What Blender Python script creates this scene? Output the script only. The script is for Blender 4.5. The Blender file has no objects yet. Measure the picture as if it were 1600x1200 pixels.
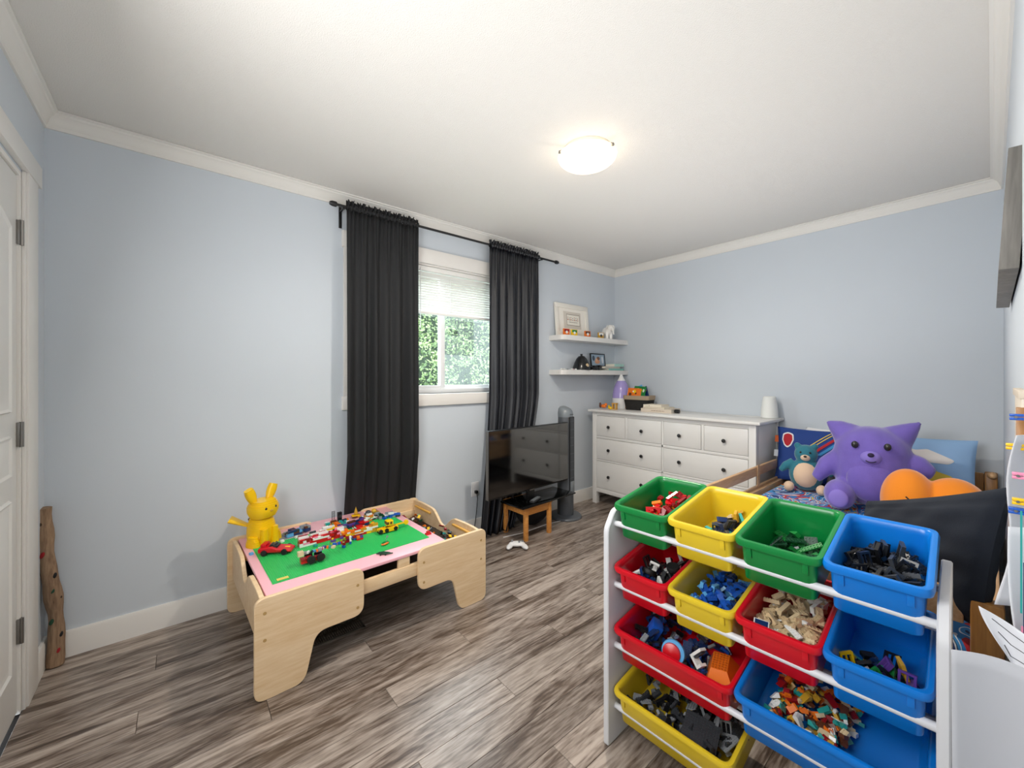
import bpy, bmesh, math, random
from mathutils import Vector, Matrix, Euler
R = math.radians
C = bpy.context.scene.collection
SC = bpy.context.scene

# ------------------------------------------------------------------ camera, light, exposure
cam_d = bpy.data.cameras.new('camera')
cam = bpy.data.objects.new('camera', cam_d); C.objects.link(cam)
cam.location = (0, 0, 1.2597)
cam.rotation_euler = (R(90), 0, R(50.225 - 90))
cam_d.sensor_width = 36; cam_d.sensor_fit = 'HORIZONTAL'
cam_d.lens = 624.2/1600*36
cam_d.shift_y = -10.95/1600
cam_d.clip_start = 0.01
SC.camera = cam

SC.view_settings.view_transform = 'Standard'
SC.view_settings.look = 'None'
SC.view_settings.gamma = 1
SC.view_settings.use_curve_mapping = False
SC.view_settings.exposure = 0.37

w = bpy.data.worlds.new('sky'); SC.world = w; w.use_nodes = True
wn = w.node_tree.nodes; wl = w.node_tree.links
bg = wn['Background']
bg.inputs[0].default_value = (0.80, 0.90, 1.0, 1); bg.inputs[1].default_value = 11.0

def area(name, loc, rot, sx, sy, power, col=(1, 1, 1), portal=False):
    d = bpy.data.lights.new(name, 'AREA'); d.shape = 'RECTANGLE'; d.size = sx; d.size_y = sy
    d.energy = power; d.color = col
    if portal: d.cycles.is_portal = True
    o = bpy.data.objects.new(name, d); C.objects.link(o); o.location = loc; o.rotation_euler = rot
    return o
fl_ = area('ceiling_bounce_fill', (1.65, 1.10, 1.03), (R(180), 0, 0), 2.8, 1.6, 15, (1.0, .99, .98)); fl_.data.spread = R(160)  # unseen upward fill added to brighten the ceiling, standing in for bounced flash
area('camera_side_fill', (-.40, .85, 1.62), (R(90-12), 0, R(-93)), 1.1, .9, 30, (1.0, .99, .98))  # soft fill added out of view beside the camera, in place of a flash
area('window_daylight_portal', (1.55, 2.80, 1.62), (R(-90), 0, 0), 1.35, 1.0, 1, portal=True)
LAMP_POWER = 46.0
LAMP_COL = (1.0, 0.93, 0.83)

# ------------------------------------------------------------------ materials
def lin(h):
    h = h.lstrip('#'); v = [int(h[i:i+2], 16)/255 for i in (0, 2, 4)]
    return tuple((x/12.92 if x <= .04045 else ((x+.055)/1.055)**2.4) for x in v) + (1,)
_m = {}
def mat(name, col='#808080', rough=.5, metal=0, spec=.5, bump=0, bscale=60, var=0, vscale=8, sheen=0, coat=0, stretch=None,
        emit=0, ecol=None, trans=0, ior=1.45, sss=0):
    if name in _m: return _m[name]
    m = bpy.data.materials.new(name); m.use_nodes = True; nt = m.node_tree; n = nt.nodes; l = nt.links
    b = n['Principled BSDF']; c = lin(col)
    b.inputs['Base Color'].default_value = c; b.inputs['Roughness'].default_value = rough
    b.inputs['Metallic'].default_value = metal; b.inputs['Specular IOR Level'].default_value = spec
    if sheen: b.inputs['Sheen Weight'].default_value = sheen; b.inputs['Sheen Roughness'].default_value = .4
    if coat: b.inputs['Coat Weight'].default_value = coat; b.inputs['Coat Roughness'].default_value = .08
    if trans: b.inputs['Transmission Weight'].default_value = trans; b.inputs['IOR'].default_value = ior
    if sss: b.inputs['Subsurface Weight'].default_value = sss; b.inputs['Subsurface Scale'].default_value = .02
    if emit: b.inputs['Emission Color'].default_value = lin(ecol or col); b.inputs['Emission Strength'].default_value = emit
    if bump or var:
        tc = n.new('ShaderNodeTexCoord'); mp = n.new('ShaderNodeMapping'); l.new(tc.outputs['Object'], mp.inputs[0])
        if stretch: mp.inputs['Scale'].default_value = stretch
    if var:
        nz = n.new('ShaderNodeTexNoise'); nz.inputs['Scale'].default_value = vscale; nz.inputs['Detail'].default_value = 5
        l.new(mp.outputs[0], nz.inputs['Vector'])
        cr = n.new('ShaderNodeValToRGB'); cr.color_ramp.elements[0].position = .3; cr.color_ramp.elements[1].position = .7
        cr.color_ramp.elements[0].color = tuple(x*(1-var) for x in c[:3])+(1,)
        cr.color_ramp.elements[1].color = tuple(min(1, x*(1+var)) for x in c[:3])+(1,)
        l.new(nz.outputs['Fac'], cr.inputs[0]); l.new(cr.outputs[0], b.inputs['Base Color'])
    if bump:
        nb = n.new('ShaderNodeTexNoise'); nb.inputs['Scale'].default_value = bscale; nb.inputs['Detail'].default_value = 3
        l.new(mp.outputs[0], nb.inputs['Vector'])
        bp = n.new('ShaderNodeBump'); bp.inputs['Strength'].default_value = bump; bp.inputs['Distance'].default_value = .004
        l.new(nb.outputs['Fac'], bp.inputs['Height']); l.new(bp.outputs[0], b.inputs['Normal'])
    _m[name] = m; return m

def wood(name, c1, c2, axis='X', rough=.45, scale=1.0, rnd=False, ring=14, dark=None, bump=.08):
    if name in _m: return _m[name]
    m = bpy.data.materials.new(name); m.use_nodes = True; nt = m.node_tree; n = nt.nodes; l = nt.links
    b = n['Principled BSDF']; b.inputs['Roughness'].default_value = rough
    tc = n.new('ShaderNodeTexCoord'); mp = n.new('ShaderNodeMapping'); l.new(tc.outputs['Object'], mp.inputs[0])
    s = {'X': (1.0, 9, 9), 'Y': (9, 1.0, 9), 'Z': (9, 9, 1.0)}[axis]
    mp.inputs['Scale'].default_value = tuple(v*scale for v in s)
    if rnd:
        oi = n.new('ShaderNodeObjectInfo'); ml = n.new('ShaderNodeMath'); ml.operation = 'MULTIPLY'; ml.inputs[1].default_value = 57
        cb = n.new('ShaderNodeCombineXYZ'); l.new(oi.outputs['Random'], ml.inputs[0])
        for i in range(3): l.new(ml.outputs[0], cb.inputs[i])
        l.new(cb.outputs[0], mp.inputs['Location'])
    n1 = n.new('ShaderNodeTexNoise'); n1.inputs['Scale'].default_value = 1.6; n1.inputs['Detail'].default_value = 8
    n1.inputs['Roughness'].default_value = .65; n1.inputs['Distortion'].default_value = .9
    l.new(mp.outputs[0], n1.inputs['Vector'])
    n2 = n.new('ShaderNodeTexNoise'); n2.inputs['Scale'].default_value = ring; n2.inputs['Detail'].default_value = 6
    l.new(mp.outputs[0], n2.inputs['Vector'])
    mx = n.new('ShaderNodeMix'); mx.data_type = 'FLOAT'; mx.inputs[0].default_value = .35
    l.new(n1.outputs['Fac'], mx.inputs[2]); l.new(n2.outputs['Fac'], mx.inputs[3])
    cr = n.new('ShaderNodeValToRGB'); e = cr.color_ramp.elements
    e[0].position = .42 if rnd else .36; e[0].color = lin(c1); e[1].position = .60 if rnd else .64; e[1].color = lin(c2)
    if dark: d = cr.color_ramp.elements.new(.34); d.color = lin(dark)
    l.new(mx.outputs[0], cr.inputs[0])
    out = cr.outputs[0]
    if rnd:
        hs = n.new('ShaderNodeHueSaturation'); mr = n.new('ShaderNodeMapRange')
        mr.inputs[3].default_value = .84; mr.inputs[4].default_value = 1.12
        l.new(oi.outputs['Random'], mr.inputs[0]); l.new(mr.outputs[0], hs.inputs['Value']); l.new(out, hs.inputs['Color']); out = hs.outputs[0]
    l.new(out, b.inputs['Base Color'])
    bp = n.new('ShaderNodeBump'); bp.inputs['Strength'].default_value = bump; bp.inputs['Distance'].default_value = .002
    l.new(n2.outputs['Fac'], bp.inputs['Height']); l.new(bp.outputs[0], b.inputs['Normal'])
    _m[name] = m; return m

WALL = mat('wall_paint', '#c7ced5', .55, bump=.05, bscale=220, var=.015, vscale=2)
CEIL = mat('popcorn_ceiling', '#d8d5d0', .9, bump=.45, bscale=230)
TRIM = mat('trim_paint', '#e2dfda', .38)
FLOOR = wood('laminate', '#5a4b40', '#a89b90', 'X', .32, 1.0, True, 13, '#3a2f27', .12)
MAPLE = wood('maple', '#d9b88c', '#e9cfaa', 'X', .42, 1.6, False, 7)
PINE = wood('pine', '#bf9064', '#dcb68a', 'X', .45, 1.4, False, 8)
OAKD = wood('golden_oak', '#8a5a2c', '#b5803f', 'Z', .4, 1.6, False, 8)
STOOLW = wood('orange_pine', '#c07a35', '#e0a057', 'X', .4, 1.6, False, 8)
WHITE = mat('white_lacquer', '#dcdad6', .35)
WHITEP = mat('white_plastic', '#e4e4e4', .35)
BLACK = mat('black_plastic', '#0e0e0f', .35)
SCREEN = mat('screen_glass', '#050506', .06, spec=1.0, coat=1.0)
CURT = mat('curtain_cloth', '#141517', .75, sheen=.0, bump=.08, bscale=700)
CURTN = mat('navy_curtain_cloth', '#11131a', .45, sheen=.0, bump=.06, bscale=700)
METAL = mat('satin_metal', '#8a8783', .35, metal=.9)
KNOB = mat('black_knob', '#1b1a1a', .3, spec=.7)
VINYL = mat('vinyl_frame', '#e9eaea', .35)
PAL = dict(red='#c8101c', dred='#8e0f18', blue='#1c57b8', dblue='#16305e', lblue='#5fa8dc', yellow='#f2c40e', green='#1d7a38',
           lime='#8fc32b', dgreen='#173f2a', white='#e6e6e2', black='#141517', gray='#8d9296', dgray='#36393d', tan='#d6c19b',
           orange='#e5731c', brown='#5f3522', pink='#ef8fb0', teal='#2a9a94', purple='#5b3b8c', sand='#cbb38c', gold='#c79a2e', dtan='#8d7a5c')
def pm(c): return mat('brick_'+c, PAL[c], .28, spec=.5)

# ------------------------------------------------------------------ shape builder
class S:
    def __init__(s): s.v = []; s.f = []; s.mi = []; s.cur = 0; s.mats = []
    def use(s, m):
        if m not in s.mats: s.mats.append(m)
        s.cur = s.mats.index(m); return s
    def add(s, vs, fs, M=None):
        o = len(s.v)
        s.v += [tuple(M @ Vector(p)) if M else tuple(p) for p in vs]
        s.f += [tuple(i+o for i in f) for f in fs]; s.mi += [s.cur]*len(fs); return s
    def box(s, x0, x1, y0, y1, z0, z1, bev=0, M=None, seg=2):
        if bev:
            bm = bmesh.new(); bmesh.ops.create_cube(bm, size=1)
            for v in bm.verts: v.co = Vector(((x0+x1)/2+v.co.x*(x1-x0), (y0+y1)/2+v.co.y*(y1-y0), (z0+z1)/2+v.co.z*(z1-z0)))
            bmesh.ops.bevel(bm, geom=bm.edges[:], offset=bev, segments=seg, affect='EDGES', profile=.5)
            return s.bm(bm, M)
        vs = [(x, y, z) for x in (x0, x1) for y in (y0, y1) for z in (z0, z1)]
        return s.add(vs, [(0, 1, 3, 2), (4, 6, 7, 5), (0, 4, 5, 1), (2, 3, 7, 6), (0, 2, 6, 4), (1, 5, 7, 3)], M)
    def bm(s, bm, M=None):
        bm.verts.index_update()
        s.add([v.co[:] for v in bm.verts], [[v.index for v in f.verts] for f in bm.faces], M); bm.free(); return s
    def cyl(s, p0, p1, r0, r1=None, n=16, cap=True):
        r1 = r0 if r1 is None else r1; p0 = Vector(p0); p1 = Vector(p1); d = (p1-p0)
        q = d.to_track_quat('Z', 'Y'); vs = []
        for p, r in ((p0, r0), (p1, r1)):
            for i in range(n): a = 2*math.pi*i/n; vs.append(p + q @ Vector((r*math.cos(a), r*math.sin(a), 0)))
        fs = [(i, (i+1) % n, n+(i+1) % n, n+i) for i in range(n)]
        if cap: fs += [tuple(range(n-1, -1, -1)), tuple(range(n, 2*n))]
        return s.add(vs, fs)
    def lathe(s, prof, n=24, c=(0, 0, 0), sx=1, sy=1, M=None):
        vs = []; fs = []
        for r, z in prof:
            for i in range(n): a = 2*math.pi*i/n; vs.append((c[0]+r*sx*math.cos(a), c[1]+r*sy*math.sin(a), c[2]+z))
        for k in range(len(prof)-1):
            for i in range(n): fs.append((k*n+i, k*n+(i+1) % n, (k+1)*n+(i+1) % n, (k+1)*n+i))
        if prof[0][0] > 1e-5: fs.append(tuple(range(n-1, -1, -1)))
        if prof[-1][0] > 1e-5: fs.append(tuple(range((len(prof)-1)*n, len(prof)*n)))
        return s.add(vs, fs, M)
    def ell(s, c, r, n=20, m=12, rot=None):
        M = Matrix.Translation(c) @ (Euler(rot).to_matrix().to_4x4() if rot else Matrix())
        vs = [(0, 0, -r[2])]
        for j in range(1, m):
            t = -math.pi/2+math.pi*j/m
            for i in range(n): a = 2*math.pi*i/n; vs.append((r[0]*math.cos(t)*math.cos(a), r[1]*math.cos(t)*math.sin(a), r[2]*math.sin(t)))
        vs.append((0, 0, r[2])); fs = [(0, 1+(i+1) % n, 1+i) for i in range(n)]
        for j in range(m-2):
            for i in range(n): a = 1+j*n; fs.append((a+i, a+(i+1) % n, a+n+(i+1) % n, a+n+i))
        a = 1+(m-2)*n; fs += [(a+i, a+(i+1) % n, len(vs)-1) for i in range(n)]
        return s.add(vs, fs, M)
    def ext(s, pts, t0, t1, plane='XZ', M=None, bev=0):
        f3 = {'XZ': lambda p, t: (p[0], t, p[1]), 'YZ': lambda p, t: (t, p[0], p[1]), 'XY': lambda p, t: (p[0], p[1], t)}[plane]
        bm = bmesh.new(); a = [bm.verts.new(f3(p, t0)) for p in pts]; b = [bm.verts.new(f3(p, t1)) for p in pts]
        n = len(pts); f0 = bm.faces.new(a[::-1]); f1 = bm.faces.new(b)
        for i in range(n): bm.faces.new((a[i], a[(i+1) % n], b[(i+1) % n], b[i]))
        bmesh.ops.recalc_face_normals(bm, faces=bm.faces[:])
        if bev: bmesh.ops.bevel(bm, geom=list(f0.edges)+list(f1.edges), offset=bev, segments=1, affect='EDGES')
        return s.bm(bm, M)
    def tube(s, pts, r, n=8, closed=False):
        P = [Vector(p) for p in pts]; vs = []; fs = []; rr = r if isinstance(r, (list, tuple)) else [r]*len(P)
        up = Vector((0, 0, 1)); px = None
        for i, p in enumerate(P):
            d = (P[min(i+1, len(P)-1)]-P[max(i-1, 0)]).normalized()
            if px is None: px = d.cross(up); px = px.normalized() if px.length > 1e-3 else Vector((1, 0, 0))
            px = (px-d*px.dot(d)).normalized(); py = d.cross(px)
            for k in range(n): a = 2*math.pi*k/n; vs.append(p+rr[i]*(math.cos(a)*px+math.sin(a)*py))
        for i in range(len(P)-1):
            for k in range(n): fs.append((i*n+k, i*n+(k+1) % n, (i+1)*n+(k+1) % n, (i+1)*n+k))
        fs += [tuple(range(n-1, -1, -1)), tuple(range((len(P)-1)*n, len(P)*n))]
        return s.add(vs, fs)
    def grid(s, fn, nu, nv, M=None):
        vs = [fn(i/nu, j/nv) for j in range(nv+1) for i in range(nu+1)]
        fs = [(j*(nu+1)+i, j*(nu+1)+i+1, (j+1)*(nu+1)+i+1, (j+1)*(nu+1)+i) for j in range(nv) for i in range(nu)]
        return s.add(vs, fs, M)
    def mesh(s, name, m=None, smooth=True, ang=38):
        me = bpy.data.meshes.new(name); me.from_pydata(s.v, [], s.f)
        ms = s.mats if s.mats else [m]
        for x in ms: me.materials.append(x)
        if s.mats: me.polygons.foreach_set('material_index', s.mi)
        if smooth:
            me.polygons.foreach_set('use_smooth', [True]*len(me.polygons)); me.set_sharp_from_angle(angle=R(ang))
        me.update(); return me
    def out(s, name, m=None, parent=None, smooth=True, ang=38, **k):
        o = bpy.data.objects.new(name, s.mesh(name, m, smooth, ang)); C.objects.link(o)
        if parent is not None: o.parent = parent
        for a, b in k.items(): o[a] = b
        return o
def put(name, me, parent=None, loc=(0, 0, 0), rot=(0, 0, 0), scale=None, **k):
    o = bpy.data.objects.new(name, me); C.objects.link(o); o.location = loc; o.rotation_euler = rot
    if scale: o.scale = scale
    if parent is not None: o.parent = parent
    for a, b in k.items(): o[a] = b
    return o
def thing(name, label, cat, loc=(0, 0, 0), rz=0, group=None, rot=None):
    o = bpy.data.objects.new(name, None); C.objects.link(o); o.empty_display_size = .05
    o.location = loc; o.rotation_euler = rot if rot else (0, 0, rz); o['label'] = label; o['category'] = cat
    if group: o['group'] = group
    return o
def tag(o, label, cat, group=None, kind=None):
    o['label'] = label; o['category'] = cat
    if group: o['group'] = group
    if kind: o['kind'] = kind
    return o
def rpoly(pts, rad, seg=6):
    out = []; n = len(pts)
    for i in range(n):
        p = Vector(pts[i]).to_2d() if len(pts[i]) > 2 else Vector(pts[i]); a = Vector(pts[i-1]); b = Vector(pts[(i+1) % n])
        r = rad[i] if isinstance(rad, (list, tuple)) else rad
        if r <= 0: out.append(tuple(p)); continue
        u = (a-p).normalized(); v = (b-p).normalized(); ang = u.angle(v)
        t = min(r/math.tan(ang/2), (a-p).length*.49, (b-p).length*.49); p0 = p+u*t; p1 = p+v*t
        for k in range(seg+1):
            q = k/seg; out.append(tuple((1-q)**2*p0+2*q*(1-q)*p+q*q*p1))
    return out
def T(x, y, z): return Matrix.Translation((x, y, z))
def RM(ax, deg): return Matrix.Rotation(R(deg), 4, ax)

# ------------------------------------------------------------------ the room
X0, X1, Y0, Y1, ZC = -.4585, 3.698, -.0435, 2.6715, 2.43
def wall(name, s): o = s.out(name, WALL, None, False); o['kind'] = 'structure'; return o
wx0, wx1, wz0, wz1 = .90, 2.21, 1.135, 2.095
s = S()
s.box(X0-.1, wx0, Y1, Y1+.14, 0, ZC+.02); s.box(wx1, X1+.1, Y1, Y1+.14, 0, ZC+.02)
s.box(wx0, wx1, Y1, Y1+.14, 0, wz0); s.box(wx0, wx1, Y1, Y1+.14, wz1, ZC+.02)
wall('wall_left', s)
wall('wall_back', S().box(X1, X1+.12, Y0-.1, Y1, 0, ZC+.02))
wall('wall_right', S().box(X0-.1, X1, Y0-.12, Y0, 0, ZC+.02))
dy0, dy1, dz = 1.58, 2.345, 2.03
s = S(); s.box(X0-.12, X0, dy1, Y1, 0, ZC+.02); s.box(X0-.12, X0, Y0, dy0, 0, ZC+.02); s.box(X0-.12, X0, dy0, dy1, dz, ZC+.02)
wall('wall_front', s)
o = S().box(X0-.12, X1+.12, Y0-.12, Y1+.14, ZC+.001, ZC+.1).out('ceiling', CEIL, None, False); o['kind'] = 'structure'
# floor: slab with laminate planks as its pieces
floor = S().box(X0-.12, X1+.12, Y0-.12, Y1+.14, -.1, -.0085).out('floor', mat('subfloor', '#1d1713', .9), None, False); floor['kind'] = 'structure'
rnd = random.Random(4)
PW, PL = .122, 1.22
pmesh = {}
def plank_mesh(L):
    k = round(L, 3)
    if k not in pmesh: pmesh[k] = S().box(0, L-.0012, 0, PW-.0012, -.0085, 0, .0009, seg=1).mesh('plank', FLOOR, False)
    return pmesh[k]
y = Y1-.004; row = 0
while y > Y0-.01:
    y -= PW; off = (row*.42) % PL; x = X0-off
    while x < X1:
        a = max(x, X0+.002); b = min(x+PL, X1-.002)
        if b-a > .03: put('plank', plank_mesh(b-a), floor, (a, y, 0))
        x += PL
    row += 1

# baseboards and crown
BBZ = .1165
def base_prof(): return [(0, 0), (.014, 0), (.014, BBZ-.012), (.010, BBZ), (0, BBZ)]
def baseboard(name, s): o = s.out(name, TRIM, None, True, 30); o['kind'] = 'structure'
pf = base_prof()
baseboard('baseboard_left', S().ext([(Y1-a, b) for a, b in pf], X0, X1, 'YZ'))
baseboard('baseboard_back', S().ext([(X1-a, b) for a, b in pf], Y0, Y1-.014, 'XZ'))
baseboard('baseboard_right', S().ext([(Y0+a*.5, b) for a, b in pf], X0, X1-.014, 'YZ'))
s = S().ext([(X0+a, b) for a, b in pf], 2.495, Y1-.014, 'XZ'); s.ext([(X0+a, b) for a, b in pf], Y0+.01, 1.43, 'XZ')
baseboard('baseboard_front', s)
cp = [(0, -.072), (.008, -.072), (.010, -.058), (.014, -.052), (.018, -.036), (.028, -.022), (.036, -.017), (.040, -.010), (.050, -.008), (.050, 0), (0, 0)]
CRN = mat('crown_paint', '#dfdcd6', .45)
def crown(i, s): o = s.out('trim_%d' % i, CRN, None, True, 25); o['kind'] = 'structure'
# profile swept with mitred ends
def crown_run(a, b, n, m0=1, m1=1):
    a = Vector(a); b = Vector(b); n = Vector(n); d = (b-a).normalized(); vs = []
    for base, sg, mt in ((a, 1, m0), (b, -1, m1)):
        for o_, z in cp: vs.append(base+n*o_+d*(o_*sg*mt)+Vector((0, 0, ZC+z)))
    k = len(cp); fs = [(i, (i+1) % k, k+(i+1) % k, k+i) for i in range(k)]+[tuple(range(k-1, -1, -1)), tuple(range(k, 2*k))]
    return S().add(vs, fs)
crown(1, crown_run((X0, Y1, 0), (X1, Y1, 0), (0, -1, 0)))
crown(2, crown_run((X1, Y0, 0), (X1, Y1, 0), (-1, 0, 0)))
crown(3, crown_run((X0, Y0, 0), (X1, Y0, 0), (0, 1, 0)))
crown(4, crown_run((X0, Y0, 0), (X0, Y1, 0), (1, 0, 0)))

# door with casing and hinges
DOORM = mat('door_paint', '#e1dfdb', .42)
door = S().box(X0-.045, X0-.008, dy0+.022, dy1-.02, .008, dz-.02, .002).out('door_1', DOORM, None); door['kind'] = 'structure'
def raised(z0, z1, y0=dy0+.135, y1=2.235, arch=0):
    # moulded panel: sunk groove ring and raised field
    def ring(d, arch_h):
        p = [(y0+d, z0+d), (y1-d, z0+d), (y1-d, z1-d)]
        for k in range(1, 12):
            q = k/12; p.append((y1-d+(y0-y1+2*d)*q, z1-d+arch_h*math.sin(math.pi*q)))
        return p+[(y0+d, z1-d)]
    s = S(); rs = [(0, .0), (.006, .009), (.016, .004), (.03, .0035), (.055, .0105)]
    L = [[(X0-.008+h, p[0], p[1]) for p in ring(d, arch)] for d, h in rs]; n = len(L[0]); vs = sum(L, [])
    fs = []
    for k in range(len(L)-1):
        for i in range(n): fs.append((k*n+i, k*n+(i+1) % n, (k+1)*n+(i+1) % n, (k+1)*n+i))
    fs.append(tuple(range((len(L)-1)*n, len(L)*n))); s.add(vs, fs)
    s.out('door_panel', DOORM, door, True, 20)
raised(1.13, 1.80, arch=.06); raised(.90, 1.05); raised(.19, .82)
for z in (1.80, 1.045, .31):
    s = S().box(X0-.0085, X0+.001, dy1-.028, dy1+.012, z-.045, z+.045, .001)
    h = s.out('hinge', METAL, door)
    s = S().cyl((X0+.004, dy1-.0195, z-.047), (X0+.004, dy1-.0195, z+.047), .006, n=10); s.out('hinge_pin', METAL, h)
    s = S()
    for dzz in (-.02, .02): s.box(X0+.001, X0+.0022, dy1-.012, dy1-.004, z+dzz-.009, z+dzz+.009)
    s.out('hinge_slot', BLACK, h)
s = S(); s.box(X0-.11, X0+.0, dy1-.0195, dy1, 0, dz); s.box(X0-.11, X0, dy0, dy0+.02, 0, dz); s.box(X0-.11, X0, dy0+.02, dy1-.02, dz-.018, dz)
s.out('door_jamb', TRIM, door, False)
s = S(); s.box(X0, X0+.016, dy1+.012, 2.49, 0, 2.045, .002); s.box(X0, X0+.010, dy1-.002, dy1+.012, 0, 2.04, .002); s.box(X0, X0+.016, 1.44, dy0-.005, 0, 2.045, .002)
s.box(X0, X0+.020, 1.40, 2.53, 2.04, 2.125, .002)
o = s.out('trim_5', TRIM, None); o['kind'] = 'structure'

# window
win = thing('window_1', '', ''); del win['label']; del win['category']; win['kind'] = 'structure'
s = S(); s.box(wx0-.09, wx0+.004, Y1-.018, Y1+.001, wz0, wz1+.002, .002); s.box(wx1-.004, wx1+.09, Y1-.018, Y1+.001, wz0, wz1+.002, .002)
s.out('side_casing', TRIM, win)
S().box(wx0-.10, wx1+.10, Y1-.024, Y1+.001, wz1, wz1+.105, .002).out('head_casing', TRIM, win)
s = S().box(wx0-.10, wx1+.10, Y1-.022, Y1+.12, wz0-.0875, wz0, .003); s.out('sill', TRIM, win)
s = S(); s.box(wx0, wx0+.01, Y1, Y1+.1, wz0, wz1); s.box(wx1-.01, wx1, Y1, Y1+.1, wz0, wz1); s.box(wx0, wx1, Y1, Y1+.1, wz1-.01, wz1)
s.out('reveal_lining', TRIM, win, False)
fy0, fy1 = Y1+.075, Y1+.13
s = S(); s.box(wx0+.01, wx0+.05, fy0, fy1, wz0, wz1-.01, .003); s.box(wx1-.05, wx1-.01, fy0, fy1, wz0, wz1-.01, .003)
s.box(wx0+.05, wx1-.05, fy0, fy1, wz0, wz0+.035, .003); s.box(wx0+.05, wx1-.05, fy0, fy1, wz1-.045, wz1-.01, .003)
s.out('window_frame', VINYL, win)
GLASS = bpy.data.materials.new('window_glass'); GLASS.use_nodes = True
nt = GLASS.node_tree; nt.nodes.clear()
og = nt.nodes.new('ShaderNodeOutputMaterial'); mg = nt.nodes.new('ShaderNodeMixShader'); tg = nt.nodes.new('ShaderNodeBsdfTransparent'); gg = nt.nodes.new('ShaderNodeBsdfGlossy')
gg.inputs['Roughness'].default_value = .02; mg.inputs[0].default_value = .05; tg.inputs[0].default_value = (.96, .98, .97, 1)
nt.links.new(tg.outputs[0], mg.inputs[1]); nt.links.new(gg.outputs[0], mg.inputs[2]); nt.links.new(mg.outputs[0], og.inputs[0])
MESHM = bpy.data.materials.new('screen_mesh'); MESHM.use_nodes = True
nt = MESHM.node_tree; nt.nodes.clear(); og = nt.nodes.new('ShaderNodeOutputMaterial'); mg = nt.nodes.new('ShaderNodeMixShader'); tg = nt.nodes.new('ShaderNodeBsdfTransparent'); gg = nt.nodes.new('ShaderNodeBsdfTranslucent')
gg.inputs[0].default_value = (.55, .56, .55, 1); mg.inputs[0].default_value = .12
nt.links.new(tg.outputs[0], mg.inputs[1]); nt.links.new(gg.outputs[0], mg.inputs[2]); nt.links.new(mg.outputs[0], og.inputs[0])
xm = 1.585
for a, b, yy in ((wx0+.05, xm+.02, fy0+.006), (xm-.02, wx1-.05, fy0+.03)):
    s = S(); s.box(a, a+.04, yy, yy+.02, wz0+.035, wz1-.045, .002); s.box(b-.04, b, yy, yy+.02, wz0+.035, wz1-.045, .002)
    s.box(a+.04, b-.04, yy, yy+.02, wz0+.035, wz0+.06, .002); s.box(a+.04, b-.04, yy, yy+.02, wz1-.075, wz1-.045, .002)
    sash = s.out('window_sash', VINYL, win)
    S().box(a+.04, b-.04, yy+.008, yy+.012, wz0+.06, wz1-.075).out('pane', GLASS, sash, False)
S().box(xm+.02, wx1-.09, fy0+.052, fy0+.0525, wz0+.06, wz1-.075).out('insect_screen', MESHM, win, False)
# blind
bl = thing('window_blind', 'white horizontal slat blind half lowered in the window between the dark curtains', 'blind', (0, Y1+.035, 0))
BLM = mat('blind_slat', '#e6e5e1', .45, trans=0)
S().box(wx0+.015, wx1-.015, -.02, .02, wz1-.045, wz1-.011, .003).out('head_rail', BLM, bl)
slat = S().grid(lambda u, v: (wx0+.02+(wx1-wx0-.04)*u, (v-.5)*.012, (v-.5)*.0205), 1, 4).mesh('slat', BLM)
z = wz1-.06; k = 0
while z > 1.735: put('slat', slat, bl, (0, 0, z)); z -= .0188; k += 1
S().box(wx0+.018, wx1-.018, -.012, .012, z-.004, z+.014, .003).out('bottom_rail', BLM, bl)
for xx in (1.12, 1.62, 2.05): S().cyl((xx, -.013, z), (xx, -.013, wz1-.04), .0012, n=6).out('ladder_cord', WHITEP, bl)
s = S().cyl((1.36, -.024, 1.62), (1.36, -.024, wz1-.03), .003, n=6); s.out('tilt_wand', WHITEP, bl)

# ------------------------------------------------------------------ outside
rnd = random.Random(11)
o = S().box(-2, 9, Y1+.5, 12, -.4, -.3).out('lawn', mat('lawn', '#45603a', .9, var=.3, vscale=20), None, False); tag(o, 'strip of lawn outside the window in front of the hedge', 'lawn')
hedge = thing('hedge', 'dense leafy green hedge seen through the window', 'hedge', (3.2, 5.2, -.24))
hm = bpy.data.materials.new('hedge_leaves'); hm.use_nodes = True; nt = hm.node_tree; b = nt.nodes['Principled BSDF']; b.inputs['Roughness'].default_value = .5
at_ = nt.nodes.new('ShaderNodeTexCoord'); nz = nt.nodes.new('ShaderNodeTexNoise'); nz.inputs['Scale'].default_value = 7; nz.inputs['Detail'].default_value = 6
cr = nt.nodes.new('ShaderNodeValToRGB'); cr.color_ramp.elements[0].color = lin('#43582f'); cr.color_ramp.elements[1].color = lin('#879a62'); cr.color_ramp.elements[0].position = .35; cr.color_ramp.elements[1].position = .66
nt.links.new(at_.outputs['Object'], nz.inputs['Vector']); nt.links.new(nz.outputs['Fac'], cr.inputs[0]); nt.links.new(cr.outputs[0], b.inputs['Base Color'])
s = S()
def hy(x, z): return .16*math.sin(x*2.3+1)+.12*math.sin(z*3.1+x)+.07*math.sin(x*7+z*5)
s.grid(lambda u, v: (-3.6+7.6*u, .25+hy(-3.6+7.6*u, 3.3*v), 3.3*v), 40, 20)
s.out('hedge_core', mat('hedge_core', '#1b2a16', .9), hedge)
s = S()
for i in range(30000):
    x = rnd.uniform(-3.5, 3.9); z = rnd.uniform(0, 3.3); yv = hy(x, z)+rnd.uniform(-.12, .2)
    r = rnd.uniform(.012, .026); M = T(x, yv, z) @ Euler((rnd.uniform(-1.2, 1.2), rnd.uniform(-3, 3), rnd.uniform(-.9, .9))).to_matrix().to_4x4()
    s.add([(0, 0, -r*1.4), (r*.7, r*.2, 0), (0, 0, r*1.4), (-r*.7, r*.2, 0)], [(0, 1, 2), (0, 2, 3)], M)
s.out('foliage', hm, hedge, False, kind='stuff')

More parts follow.
